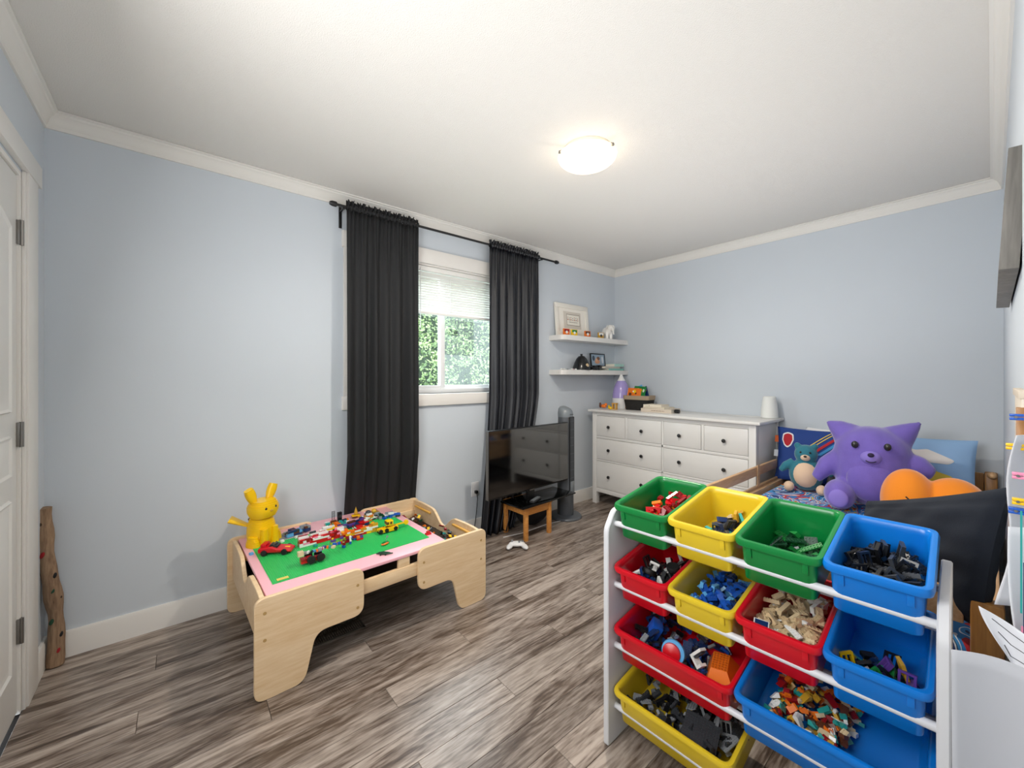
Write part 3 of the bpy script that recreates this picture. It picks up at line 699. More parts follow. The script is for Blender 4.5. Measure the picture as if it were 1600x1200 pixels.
S().box(-.012, .012, -.034, -.009, -.012, .012, .004).out('plug', BLACK, pg)
S().tube([(0, -.03, -.008), (.004, -.034, -.05), (.0, -.03, -.12), (-.012, -.032, -.20), (-.03, -.04, -.27), (-.05, -.05, -.32), (-.06, -.08, -.331)], .0032, 8).out('cord', BLACK, pg)

# ------------------------------------------------------------------ television on stool
st = thing('stool', 'low orange pine stool carrying the television', 'stool', (2.03, 2.275, 0), R(1))
SW, SD, SH = .285, .27, .265
for x in (0, SW-.03):
    for y in (0, SD-.03): S().box(x, x+.03, y, y+.03, 0, SH-.018, .003).out('leg', STOOLW, st)
for a in ((.03, SW-.03, .004, .022), (.03, SW-.03, SD-.022, SD-.004)): S().box(a[0], a[1], a[2], a[3], SH-.07, SH-.018, .002).out('apron', STOOLW, st)
for a in ((.004, .022), (SW-.022, SW-.004)): S().box(a[0], a[1], .03, SD-.03, SH-.07, SH-.018, .002).out('apron', STOOLW, st)
S().box(-.006, SW+.006, -.006, SD+.006, SH-.018, SH, .005).out('seat', STOOLW, st)
tvr = math.atan2(.047, .898)
tv = thing('television', 'large black flat television standing on the pine stool', 'television', (1.712, 2.322, SH), tvr)
tz0 = .36-SH; tz1 = .866-SH; TWd = .90
S().box(0, TWd, 0, .035, tz0, tz1, .006).out('housing', BLACK, tv)
S().box(.006, TWd-.006, -.0012, .0, tz0+.014, tz1-.006).out('screen', SCREEN, tv, False)
s = S(); s.box(-.0015, 0, -.001, .03, tz0+.004, tz1-.004); s.out('side_trim', METAL, tv, False)
S().box(TWd*.47, TWd*.53, -.003, 0, tz0-.001, tz0+.006, .001).out('logo_bar', METAL, tv)
S().box(.41, .49, .01, .03, .012, tz0+.01, .004).out('neck', BLACK, tv)
S().box(.25, .88, -.10, .16, 0, .012, .004, M=T(0, 0, 0)).out('stand_base', mat('gloss_black', '#060606', .12), tv)
rm = thing('remote_control', 'dark grey remote control lying on the television base', 'remote', (2.115, 2.275, SH+.0122), R(22))
S().box(0, .15, 0, .04, 0, .016, .006).out('case', mat('remote_case', '#2b2c2f', .4), rm)
bt = S().box(-.003, .003, -.003, .003, 0, .003, .001).mesh('button', pm('gray'))
for i in range(8):
    for j in range(3): put('button', bt, rm, (.015+i*.016, .009+j*.011, .0158))
bg_ = thing('backpack', 'dark bag slumped on the floor behind the stool', 'bag', (2.33, 2.50, 0))
S().ell((0, .02, .115), (.17, .085, .115), 22, 14).out('body', mat('bag_cloth', '#0d1013', .7, bump=.2), bg_); S().tube([(-.09, -.03, .20), (-.05, -.05, .235), (.02, -.05, .235), (.06, -.03, .20)], .008, 8).out('handle', BLACK, bg_)
cdw = thing('cable', 'thin white cable lying on the floor under the stool', 'cable', (2.0, 2.35, .003))
S().tube([(-.05, .10, 0), (.02, .09, 0), (.12, .07, 0), (.25, .075, 0), (.36, .08, 0), (.50, .07, 0), (.68, .03, 0)], .0025, 8).out('cable', WHITEP, cdw)
# gamepad
gp = thing('game_controller', 'white game controller lying on the floor in front of the stool', 'game controller', (1.925, 2.255, .0), R(-38))
s = S(); s.ell((0, 0, .022), (.062, .036, .018), 20, 12); s.ell((-.055, -.034, .016), (.022, .046, .016), 14, 10, (0, 0, -.35)); s.ell((.055, -.034, .016), (.022, .046, .016), 14, 10, (0, 0, .35))
o = s.out('shell', WHITEP, gp); m_ = o.modifiers.new('r', 'REMESH'); m_.mode = 'VOXEL'; m_.voxel_size = .003; m_.use_smooth_shade = True; m2_ = o.modifiers.new('s', 'SMOOTH'); m2_.iterations = 6
for x, y in ((-.036, .006), (.016, -.012)): S().cyl((x, y, .036), (x, y, .047), .006, .008, 12).out('thumbstick', pm('gray'), gp)
for i in range(4): a = i*math.pi/2; S().cyl((.038+.009*math.cos(a), .010+.009*math.sin(a), .034), (.038+.009*math.cos(a), .010+.009*math.sin(a), .042), .0035, n=10).out('button', pm('gray'), gp)

# ------------------------------------------------------------------ tower fan
fn = thing('tower_fan', 'grey tower fan on a round base between the television and the dresser', 'fan', (2.685, 2.470, 0))
FG = mat('fan_gray', '#54585d', .45); FL = mat('fan_light_gray', '#7d8489', .35); FD = mat('fan_grille', '#2c2e31', .5)
S().lathe([(0, 0), (.145, 0), (.147, .008), (.138, .020), (.07, .028), (0, .030)], 40).out('base', FG, fn)
FA = R(-82)
def fanring(r0, z0, z1, n=28, sq=1.12):
    s = S(); pr_ = [(r0[0], z0), (r0[1], z1)]
    s.lathe(pr_, n, sx=sq, sy=1); return s
s = S(); s.lathe([(.074, .026), (.072, .25), (.068, .80), (.066, .90), (.060, .955)], 30, sx=1, sy=1); s.out('column', FG, fn)
# slanted cap
s = S(); rings = []
for k, (q, rr) in enumerate([(0, .068), (.35, .069), (.65, .064), (.85, .050), (.96, .026)]):
    ring = []
    for i in range(30):
        a = 2*math.pi*i/30; x = rr*math.cos(a); y = rr*math.sin(a); ring.append((x, y, .90+.115*q-.32*x*q-.02*q))
    rings += ring
fs = [(k*30+i, k*30+(i+1) % 30, (k+1)*30+(i+1) % 30, (k+1)*30+i) for k in range(4) for i in range(30)]+[tuple(range(120, 150))]
s.add(rings, fs, RM('Z', math.degrees(FA))); s.out('cap', FL, fn)
S().box(.030, .036, -.024, .024, -.002, .002, .001, M=T(0, 0, .925) @ RM('Z', math.degrees(FA)) @ T(.034, 0, 0)).out('control_panel', BLACK, fn)
s = S(); s.ext(rpoly([(-.034, .22), (.034, .22), (.032, .905), (-.032, .905)], .012), .050, .0745, 'YZ', M=RM('Z', math.degrees(FA))); s.out('front_grille', FD, fn)
gb = S().box(.0745, .0762, -.032, .032, -.0022, .0022, M=RM('Z', math.degrees(FA))).mesh('grille_bar', FG, False)
for k in range(8): put('grille_bar', gb, fn, (0, 0, .36+k*.072))
gv = S().box(.0745, .0757, -.0010, .0010, .30, .895).mesh('grille_fin', FG, False)
for k in range(9): put('grille_fin', gv, fn, (0, 0, 0), (0, 0, FA)).location = Matrix.Rotation(FA, 3, 'Z') @ Vector((0, -.028+k*.007, 0))
S().box(.0745, .0775, -.030, .030, .225, .33, .002, M=RM('Z', math.degrees(FA))).out('lower_cover', FL, fn)

# ------------------------------------------------------------------ dresser
ds = thing('dresser', 'wide white eight-drawer dresser with round black knobs against the back wall', 'dresser', (3.2, 1.09, 0))
DW = 1.487; DD = .488; DH = .935
def dbox(name, x0, x1, y0, y1, z0, z1, bev=.002, par=ds): return S().box(x0, x1, y0, y1, z0, z1, bev).out(name, WHITE, par)
dbox('top', -.03, DD+.002, -.035, DW+.035, DH-.022, DH, .003)
for y in (0, DW-.05):
    for x in (0, DD-.05): dbox('leg', x, x+.05, y, y+.05, 0, DH-.022)
for y in (.004, DW-.018): dbox('side_panel', .05, DD-.05, y, y+.014, .12, DH-.022)
dbox('back_panel', DD-.012, DD-.004, .05, DW-.05, .12, DH-.022)
dbox('top_rail', .001, .02, .05, DW-.05, .878, DH-.022); dbox('bottom_rail', .001, .02, .05, DW-.05, .118, .160)
dbox('front_divider', .001, .02, .05, DW-.05, .653, .677); dbox('front_divider', .001, .02, .05, DW-.05, .430, .447)
dbox('center_divider', .001, .022, .722, .737, .16, .878)
dbox('short_divider', .001, .022, .373, .395, .677, .878); dbox('short_divider', .001, .022, 1.077, 1.104, .677, .878)
dbox('inner_back', .02, .03, .05, DW-.05, .13, .88)
knm = S().lathe([(.0, 0), (.006, 0), (.006, .008), (.013, .012), (.0155, .019), (.012, .026), (0, .028)], 16, M=RM('Y', -90)).mesh('knob', KNOB)
def drawer(y0, y1, z0, z1, ky, kz):
    g = .0025
    o = S().box(-.001, .018, y0+g, y1-g, z0+g, z1-g, .0015).out('drawer', WHITE, ds)
    for k in ky: put('knob', knm, o, (-.001, k, kz))
KY = [2.372-1.09, 2.014-1.09, 1.661-1.09, 1.307-1.09]
cols = [(1.104, 1.437), (.737, 1.077), (.395, .722), (.05, .373)]
for (a, b), k in zip(cols, KY): drawer(a, b, .677, .878, [k], .773)
drawer(.737, 1.437, .447, .653, KY[:2], .548); drawer(.05, .722, .447, .653, KY[2:], .552)
drawer(.737, 1.437, .160, .430, KY[:2], .289); drawer(.05, .722, .160, .430, KY[2:], .292)

ZD = DH+.0003
hu = thing('humidifier', 'lavender and white teardrop humidifier on the left end of the dresser', 'humidifier', (3.515, 2.455, ZD))
S().lathe([(.0, 0), (.082, 0), (.086, .006), (.088, .10), (.088, .108)], 32).out('base', WHITEP, hu)
S().lathe([(.088, .108), (.086, .15), (.075, .21), (.058, .255), (.040, .285)], 32).out('tank', mat('lavender_plastic', '#a294cf', .2, spec=.6), hu)
S().lathe([(.040, .285), (.026, .312), (.016, .335), (.010, .350), (.0, .350)], 24).out('nozzle', WHITEP, hu)
bs = thing('basket', 'black woven basket with a tan rim holding children\'s books on the dresser', 'basket', (3.50, 2.235, ZD), R(6))
BW = mat('woven_black', '#191715', .8, bump=.9, bscale=90); s = S()
def ringp(hx, hy, z, r=.03): return [(a, b, z) for a, b in rpoly([(-hx, -hy), (hx, -hy), (hx, hy), (-hx, hy)], r, 5)]
def basket(rings, s):
    n = len(rings[0]); vs = sum(rings, []); fs = [(k*n+i, k*n+(i+1) % n, (k+1)*n+(i+1) % n, (k+1)*n+i) for k in range(len(rings)-1) for i in range(n)]
    s.add(vs, fs+[tuple(range(n-1, -1, -1)), tuple(range((len(rings)-1)*n, len(rings)*n))]); return s
basket([ringp(.075, .115, 0), ringp(.085, .13, .11), ringp(.080, .125, .11), ringp(.07, .11, .006)], s); s.out('basket_body', BW, bs)
s = S(); basket([ringp(.087, .133, .102), ringp(.089, .136, .142), ringp(.082, .128, .142), ringp(.079, .124, .104)], s); s.out('rim_band', mat('tan_cloth', '#a38f76', .8), bs)
for i, (yy, rz_, c, lb, hh) in enumerate(((.055, 8, 'orange', 'orange picture book standing at the left in the basket', .21), (.02, -6, 'green', 'green picture book in the middle of the basket', .23),
                                     (-.035, 4, 'lblue', 'light blue picture book at the right of the basket', .24), (-.06, -3, 'dblue', 'dark book behind the light blue one in the basket', .225))):
    t = thing('picture_book', lb, 'book', (3.485+.02*(i-1.5), 2.235+yy, ZD+.008), R(rz_), rot=(R(6*(1 if i < 2 else -8)/2), R(14), R(rz_)))
    S().box(-.004, .004, -.07, .07, 0, hh, .001).out('cover', pm(c), t); S().box(-.003, .003, -.068, .072, .002, hh-.003).out('pages', mat('paper', '#e9e2d3', .8), t, False)
    rr_ = random.Random(i)
    for k in range(6):
        S().ell((-.0042, rr_.uniform(-.05, .05), rr_.uniform(.13, hh-.03)), (.0006, rr_.uniform(.006, .02), rr_.uniform(.006, .02)), 10, 6).out('cover_print', pm(rr_.choice(['white', 'red', 'yellow', 'lime', 'orange', 'brown'])), t)
for lb, z, hx, hy, hz, c, y, rz_ in (('large cream hardback lying at the bottom of the book stack on the dresser', 0, .10, .145, .034, '#cdbfae', 1.965, 4), ('thin beige book in the middle of the stack on the dresser', .0345, .085, .11, .013, '#d6cbb8', 1.985, -3), ('small cream book lying on top of the stack on the dresser', .048, .075, .09, .020, '#e0d6c4', 2.01, 2)):
    t = thing('hardback_book', lb, 'book', (3.43, y, ZD+z+.0002), R(rz_))
    cm = mat('cover'+c, c, .6); S().box(-hx, hx, -hy, hy, 0, .0025, .0008).out('cover', cm, t); S().box(-hx, hx, -hy, hy, hz-.0025, hz, .0008).out('cover', cm, t)
    S().box(-hx, -hx+.003, -hy, hy, .0025, hz-.0025).out('spine', cm, t, False); S().box(-hx+.003, hx-.003, -hy+.003, hy-.003, .0025, hz-.0025).out('pages', mat('paper', '#e9e2d3', .8), t, False)
    if hz > .015:
        lm = S().box(-.0008, 0, -.003, .003, -.0025, .0025).mesh('spine_lettering', mat('lettering', '#8d7763', .7), False)
        for k in range(14 if hz > .03 else 1):
            put('spine_lettering', lm, t, (-hx, (.04 if hz > .03 else .03)-k*.009, hz/2), scale=(1, .8+.3*(k % 2), 1+.5*((k*7) % 3 == 0)))
tc_ = tag(S().lathe([(0, -.02), (.016, -.02), (.018, 0), (.016, .02), (0, .02)], 14, M=RM('X', 90)).out('toy_dome', BLACK, None), 'small dark round object at the right end of the book stack', 'toy'); tc_.location = (3.40, 1.79, ZD+.0185)
jg = thing('white_speaker', 'rounded white cylindrical device at the right end of the dresser top', 'speaker', (3.585, 1.125, ZD))
S().lathe([(0, 0), (.056, 0), (.060, .005), (.058, .06), (.050, .13), (.044, .165), (.036, .172), (0, .172)], 32).out('body', mat('matte_white', '#dfe0dc', .5), jg)
cd2 = thing('thin_cord', 'thin white cord lying on the dresser top beside the white device', 'cord', (3.60, 1.20, ZD+.002))
S().tube([(0, -.02, 0), (.02, .05, 0), (.0, .12, 0), (.02, .20, 0), (.05, .26, 0)], .0018, 6).out('cord', WHITEP, cd2)
TX = 3.33
for lb, y, parts in (('small orange toy animal with dark tail on the left front corner of the dresser', 2.535, [('body', 'orange', (0, 0, .028), (.022, .032, .02)), ('head', 'orange', (0, -.025, .045), (.015, .016, .015)), ('tail', 'brown', (0, .045, .035), (.012, .012, .028))]),
                     ('yellow duck-shaped toy between the orange toy and the wooden block', 2.455, [('body', 'yellow', (0, 0, .014), (.018, .026, .014)), ('head', 'yellow', (0, .015, .030), (.011, .011, .011))])):
    t = thing('toy_animal', lb, 'toy', (TX, y, ZD))
    for n_, c, p, rr_ in parts: S().ell(p, rr_, 14, 10).out(n_, pm(c), t)
t = thing('wooden_toy', 'small wooden arch-shaped toy block in front of the humidifier', 'toy', (TX, 2.40, ZD))
for a in (-.022, .016): S().box(-.015, .015, a, a+.010, 0, .055, .001).out('side', mat('toywood', '#c99b4e', .5), t)
S().box(-.017, .017, -.026, .030, .055, .066, .001).out('top', mat('toywood', '#c99b4e', .5), t); S().box(-.013, .013, -.012, .016, 0, .006).out('floor_board', mat('toywood', '#c99b4e', .5), t)

# ------------------------------------------------------------------ floating shelves
SY0 = 2.497
for zt, zb, lb in ((1.650, 1.603, 'upper white floating shelf in the back left corner'), (1.327, 1.281, 'lower white floating shelf in the back left corner')):
    p = rpoly([(2.68, SY0), (3.697, SY0), (3.697, Y1), (2.68, Y1)], [.07, 0, 0, 0], 8)
    o = S().ext(p, zb, zt, 'XY', bev=.002).out('floating_shelf', WHITE, None); o['label'] = lb; o['category'] = 'shelf'; o['group'] = 'floating shelves in the corner'
ZU = 1.6503; ZL = 1.3273
fr = thing('framed_print', 'large white photo frame leaning against the wall on the upper shelf', 'picture frame', (2.735, 2.618, ZU), rot=(R(-5), 0, R(1)))
FW, FH = .485, .325
FRM = mat('frame_white', '#e6e2d8', .5)
for a in ((0, FW, 0, .045), (0, FW, FH-.045, FH)): S().box(a[0], a[1], 0, .022, a[2], a[3], .004).out('frame_rail', FRM, fr)
for a in (0, FW-.045): S().box(a, a+.045, .0005, .022, .045, FH-.045, .003).out('frame_rail', FRM, fr)
S().box(.045, FW-.045, .010, .014, .045, FH-.045).out('mat_board', mat('mat_board', '#efeae0', .7), fr, False)
S().box(.115, FW-.115, .008, .010, .085, FH-.075).out('inner_mat', mat('inner_mat', '#d3cbbf', .7), fr, False)
BRN = mat('brown_print', '#6f6052', .7)
s = S(); x0, x1, z0, z1 = .155, FW-.135, .115, .225
pc = S().box(x0, x1, .0065, .008, z0, z1).out('print', mat('print_paper', '#e9e4d8', .7), fr, False)
s.box(x0, x1, .0058, .0065, z0, z0+.004); s.box(x0, x1, .0058, .0065, z1-.004, z1); s.box(x0, x0+.004, .0058, .0065, z0, z1); s.box(x1-.004, x1, .0058, .0065, z0, z1)
s.out('print_border', BRN, pc, False)
for k, (a, hgt) in enumerate(((.02, .030), (.045, .020), (.065, .026), (.09, .018), (.115, .030), (.14, .026), (.165, .020))):
    s = S(); s.ell((x0+a, .006, z0+.062+hgt*.55), (.005, .0005, .005), 8, 6); s.box(x0+a-.005, x0+a+.005, .0055, .0065, z0+.05, z0+.05+hgt*.5); s.out('family_silhouette', BRN if k % 2 else mat('orange_print', '#a4603a', .7), pc, False)
for k in range(9): S().box(x0+.035+k*.014, x0+.044+k*.014, .0058, .0065, z0+.030, z0+.036).out('small_lettering', BRN, pc, False)
for lb, x, c, c2 in (('small orange card box at the left in front of the white frame', 2.785, 'orange', 'dred'), ('small yellow card box second from the left on the upper shelf', 2.895, 'yellow', 'green'),
                     ('small orange card box with grey edge in front of the frame\'s right half', 3.09, 'orange', 'brown'), ('small gold card box between the frame and the white elephant', 3.30, 'gold', 'white')):
    t = thing('card_box', lb, 'card', (x, 2.545, ZU), R(-8)); S().box(-.036, .036, 0, .014, 0, .062, .001).out('card', pm(c), t); S().box(-.030, .030, -.0006, 0, .034, .058).out('card_print', pm(c2), t, False)
    S().ell((0, -.0008, .030), (.014, .0006, .014), 12, 6).out('card_print', pm('white' if c2 != 'white' else 'dgray'), t)
el = thing('elephant_figurine', 'white china elephant figurine at the right end of the upper shelf', 'figurine', (3.435, 2.575, ZU), R(-105))
CH = mat('china_white', '#e9e7e2', .18)
s = S(); s.ell((0, 0, .085), (.062, .045, .045)); s.ell((.055, 0, .115), (.034, .034, .034))
for x in (-.035, .032):
    for y in (-.024, .024): s.cyl((x, y, 0), (x, y, .08), .017, .019, 12)
s.tube([(.082, 0, .115), (.098, 0, .095), (.102, 0, .065), (.110, 0, .045), (.12, 0, .048)], [.014, .012, .009, .007, .005], 10)
o = s.out('body', CH, el); m_ = o.modifiers.new('r', 'REMESH'); m_.mode = 'VOXEL'; m_.voxel_size = .004; m_.use_smooth_shade = True; o.modifiers.new('s', 'SMOOTH').iterations = 5
for y in (-1, 1): S().ell((.045, y*.040, .120), (.020, .006, .030), 14, 10, (.3*y, 0, .5*y)).out('ear', CH, el)
for y in (-.010, .010): S().tube([(.078, y, .098), (.095, y*1.3, .088), (.106, y*1.4, .092)], [.004, .003, .001], 6).out('tusk', CH, el)
# lower shelf
t = thing('toy_helmet', 'black toy helmet bank with a tan face opening on the lower shelf', 'toy', (3.03, 2.575, ZL), R(-90))
s = S(); s.lathe([(.0, 0), (.088, 0), (.085, .03), (.068, .075), (.050, .112), (.030, .135), (0, .142)], 28); s.out('shell', mat('gloss_toy_black', '#101113', .2), t)
S().ell((.058, .0, .040), (.028, .030, .028), 14, 10).out('face', pm('sand'), t)
S().cyl((0, 0, .140), (0, 0, .158), .010, .012, 10).out('top_knob', BLACK, t)
t = thing('toy_vehicle', 'small black toy vehicle in front of the photo frame on the lower shelf', 'toy', (3.185, 2.53, ZL), R(4))
S().box(-.07, .07, -.02, .02, .008, .030, .006).out('body', BLACK, t); S().box(-.03, .035, -.016, .016, .030, .045, .006).out('cabin', BLACK, t); S().box(.05, .085, -.022, .022, .022, .052, .004).out('fin', BLACK, t)
for x in (-.045, .045):
    for y in (-.02, .02): wheel(t, x, y, .012, .012, .008, 'black')
z = 0
for lb, c, h, w_, x in (('teal closed book at the bottom right of the lower shelf', '#7fb5ac', .020, .27, 3.50), ('grey closed book in the middle of the lower shelf stack', '#b9b4aa', .020, .26, 3.44), ('pale mint folded cloth-covered book on top of the lower shelf stack', '#a9d3c8', .028, .17, 3.55)):
    t = thing('hardback_book', lb, 'book', (x, 2.575, ZL+z+.0002), R(2)); cm = mat('cv'+c, c, .6)
    S().box(-w_/2, w_/2, -.07, .07, 0, .0025, .0008).out('cover', cm, t); S().box(-w_/2, w_/2, -.07, .07, h-.0025, h, .0008).out('cover', cm, t); S().box(-w_/2, w_/2, -.07, -.0675, .0025, h-.0025).out('spine', cm, t, False)
    S().box(-w_/2+.003, w_/2-.003, -.0675, .066, .0025, h-.0025).out('pages', mat('paper', '#e9e2d3', .8), t, False); z += h+.0005
pf_ = thing('photo_frame', 'small black framed photo standing on the books on the lower shelf', 'picture frame', (3.215, 2.60, ZL+.0412), rot=(R(-6), 0, R(2)))
s = S(); s.box(0, .245, 0, .012, 0, .010); s.box(0, .245, 0, .012, .125, .135); s.box(0, .010, 0, .012, .010, .125); s.box(.235, .245, 0, .012, .010, .125); s.out('frame', BLACK, pf_, False)
ph_ = S().box(.010, .235, .004, .008, .010, .125).out('photo', mat('photo_blue', '#8fa3b5', .3), pf_, False)
for c, p, rr_ in (('#c98f6c', (.11, .0038, .05), (.045, .0008, .022)), ('#6e4a34', (.13, .0034, .085), (.028, .0008, .018)), ('#d8a784', (.10, .0032, .068), (.018, .0008, .018)), ('#d9dde2', (.20, .0036, .07), (.014, .0008, .04)), ('#32404f', (.05, .0036, .085), (.022, .0008, .028))):
    S().ell(p, rr_, 14, 6).out('photo_shape', mat('ph'+c, c, .4), ph_)
rr_ = random.Random(5)
for i in range(7):
    x = 2.735+.042*i; c = ['white', 'white', 'gray', 'white', 'pink', 'white', 'orange'][i]
    o = S().ell((0, 0, .007), (.016, .012, .007), 10, 8).out('trinket', pm(c), None)
    tag(o, ['white trinket at the very left end of the lower shelf', 'white trinket second from the left end of the lower shelf', 'grey trinket third from the left end of the lower shelf', 'white trinket fourth from the left end of the lower shelf', 'pink trinket on the lower shelf left of the black helmet', 'white trinket just right of the pink one on the lower shelf', 'orange trinket in front of the black helmet on the lower shelf'][i], 'trinket', 'trinkets on the lower shelf'); o.location = (x, 2.545+.03*rr_.random(), ZL); o.rotation_euler = (0, 0, rr_.uniform(-1, 1))

# ------------------------------------------------------------------ toy organizer rack and bins
P0 = Vector((1.166, .835, 0)); P1 = Vector((1.193, .074, 0)); dv = (P1-P0).normalized(); RZ = math.atan2(dv.y, dv.x)   # local x runs from the far end to the near end, local y = away from camera
# local +y must point to +X world: rotate so that x->dv, y-> perpendicular
rack = thing('toy_organizer', 'white wooden toy organizer rack with four tiers of dowels in front of the bed', 'shelving rack', P0, RZ)
RW = mat('rack_white', '#d6d7da', .4)
LEN = (P1-P0).length
sp = rpoly([(-.045, 0), (.31, 0), (.31, .80), (.0, .80), (-.045, .74)], [.01, .01, .03, .04, .05], 6)
for x0 in (-.022, LEN+.002): S().ext(sp, x0, x0+.020, 'YZ', bev=.003).out('side_panel', RW, rack)
BARZ = [.752, .541, .331, .120]
for z in BARZ:
    S().cyl((-.004, 0, z), (LEN+.004, 0, z), .0095, n=18).out('dowel', RW, rack)
    S().cyl((-.004, .100, z-.048), (LEN+.004, .100, z-.048), .0095, n=18).out('dowel', RW, rack)
    S().cyl((-.004, .275, z-.024), (LEN+.004, .275, z-.024), .0095, n=18).out('dowel', RW, rack)
def binmesh(W, D, H, col, name='bin_body'):
    # open tapered tub with rolled rim and inner wall
    tp = .012
    def rr(ix, iy, z, r): return [(a, b, z) for a, b in rpoly([(-W/2+ix, iy), (W/2-ix, iy), (W/2-ix, D-iy), (-W/2+ix, D-iy)], r, 5)]
    rings = [rr(tp+.012, tp+.012, 0, .012), rr(tp, tp, .010, .02), rr(.008, .008, H-.018, .022), rr(.006, .006, H-.018, .022), rr(-.004, -.004, H-.018, .028), rr(-.006, -.006, H-.008, .028), rr(-.003, -.003, H, .026), rr(.004, .004, H+.001, .024), rr(.009, .009, H-.003, .022), rr(.011, .011, H-.02, .02), rr(tp+.004, tp+.004, .012, .018), rr(tp+.016, tp+.016, .004, .012)]
    n = len(rings[0]); vs = sum(rings, []); fs = [(k*n+i, k*n+(i+1) % n, (k+1)*n+(i+1) % n, (k+1)*n+i) for k in range(len(rings)-1) for i in range(n)]
    fs += [tuple(range(n-1, -1, -1)), tuple(range((len(rings)-1)*n, len(rings)*n))]
    return S().add(vs, fs).mesh(name, col, True, 50)
BC = dict(green=mat('bin_green', '#0a7d3a', .28, spec=.5, sss=.0), yellow=mat('bin_yellow', '#e2c32c', .28), red=mat('bin_red', '#cf0a20', .28), blue=mat('bin_blue', '#0a77d2', .28))
BD, BH, TILT = .315, .125, 8.0
RM_rack = Matrix.Translation(P0) @ Matrix.Rotation(RZ, 4, 'Z')
def bin_(label, s0, s1, z, col, H=BH):
    M = RM_rack @ T((s0+s1)/2, -.012, z-.048) @ RM('X', TILT)
    t = thing('storage_bin', label, 'storage bin', M.to_translation(), rot=M.to_euler(), group='plastic bins on the toy organizer')
    W = s1-s0; put('bin_body', binmesh(W, BD, H, BC[col]), t)
    tab = S().box(-.006, .006, -.001, .004, H-.05, H-.02, .001).mesh('rim_rib', BC[col])
    for a in (-W/2+.030, W/2-.030): put('rim_rib', tab, t, (a, .006, 0))
    return M
SL = (.005, .196, .387, .578, LEN-.002)
bins = {}
top = [('green plastic bin of red bricks, far left of the top row', 'green'), ('yellow plastic bin, second from left in the top row', 'yellow'), ('green plastic bin of dark green bricks, third in the top row', 'green'), ('blue plastic bin of black bricks, nearest in the top row', 'blue')]
mid = [('red plastic bin of black wheels, far left of the second row', 'red'), ('yellow plastic bin of blue bricks in the second row', 'yellow'), ('red plastic bin of tan and white bricks in the second row', 'red'), ('blue plastic bin nearly empty, nearest in the second row', 'blue')]
for i in range(4): bins['t%d' % i] = bin_(top[i][0], SL[i]+.004, SL[i+1]-.003, BARZ[0], top[i][1]); bins['m%d' % i] = bin_(mid[i][0], SL[i]+.004, SL[i+1]-.003, BARZ[1], mid[i][1])
bins['l0'] = bin_('wide red plastic bin with an orange roof piece in the third row', .008, .378, BARZ[2], 'red')
bins['l1'] = bin_('wide blue plastic bin of orange and brown figures in the third row', .388, LEN-.004, BARZ[2], 'blue')
bins['b0'] = bin_('wide yellow plastic bin of dark grey bricks in the bottom row', .008, .378, BARZ[3], 'yellow')

def slope(n, col):  # wedge-shaped piece
    k = ('slope', n, col)
    if k not in _bk: _bk[k] = S().ext([(-n*ST/2, 0), (n*ST/2, 0), (-n*ST/2+.006, .0115), (-n*ST/2, .0115)], -ST, ST, 'XZ').mesh('brick', pm(col), False)
    return _bk[k]
def archp(n, col):
    k = ('arch', n, col)
    if k not in _bk:
        p = [(-n*ST/2, 0), (-n*ST/2, .018), (n*ST/2, .018), (n*ST/2, 0)]+[(.36*n*ST*math.cos(R(a)), .013*math.sin(R(a))) for a in range(0, 181, 30)]
        _bk[k] = S().ext(p, -.005, .005, 'XZ').mesh('brick', pm(col), False)
    return _bk[k]
def framep(col, w_=.032, h=.04):
    k = ('frame', col, w_)
    if k not in _bk:
        s = S(); s.box(-w_/2, w_/2, -.004, .004, 0, .005); s.box(-w_/2, w_/2, -.004, .004, h-.005, h); s.box(-w_/2, -w_/2+.005, -.004, .004, .005, h-.005); s.box(w_/2-.005, w_/2, -.004, .004, .005, h-.005)
        s.box(-.0015, .0015, -.002, .002, .005, h-.005); _bk[k] = s.mesh('brick', pm(col), False)
    return _bk[k]
CW = dict(gray='light grey', dgray='dark grey', dblue='dark blue', lblue='light blue', dgreen='dark green', dred='dark red', sand='sand-coloured', gold='ochre', lime='lime green')
KW = dict(b='brick', p='plate', s='slope', a='arch', f='frame piece')
def addmesh(s, me, M):
    s.use(me.materials[0]); s.add([v.co[:] for v in me.vertices], [tuple(p.vertices) for p in me.polygons], M)
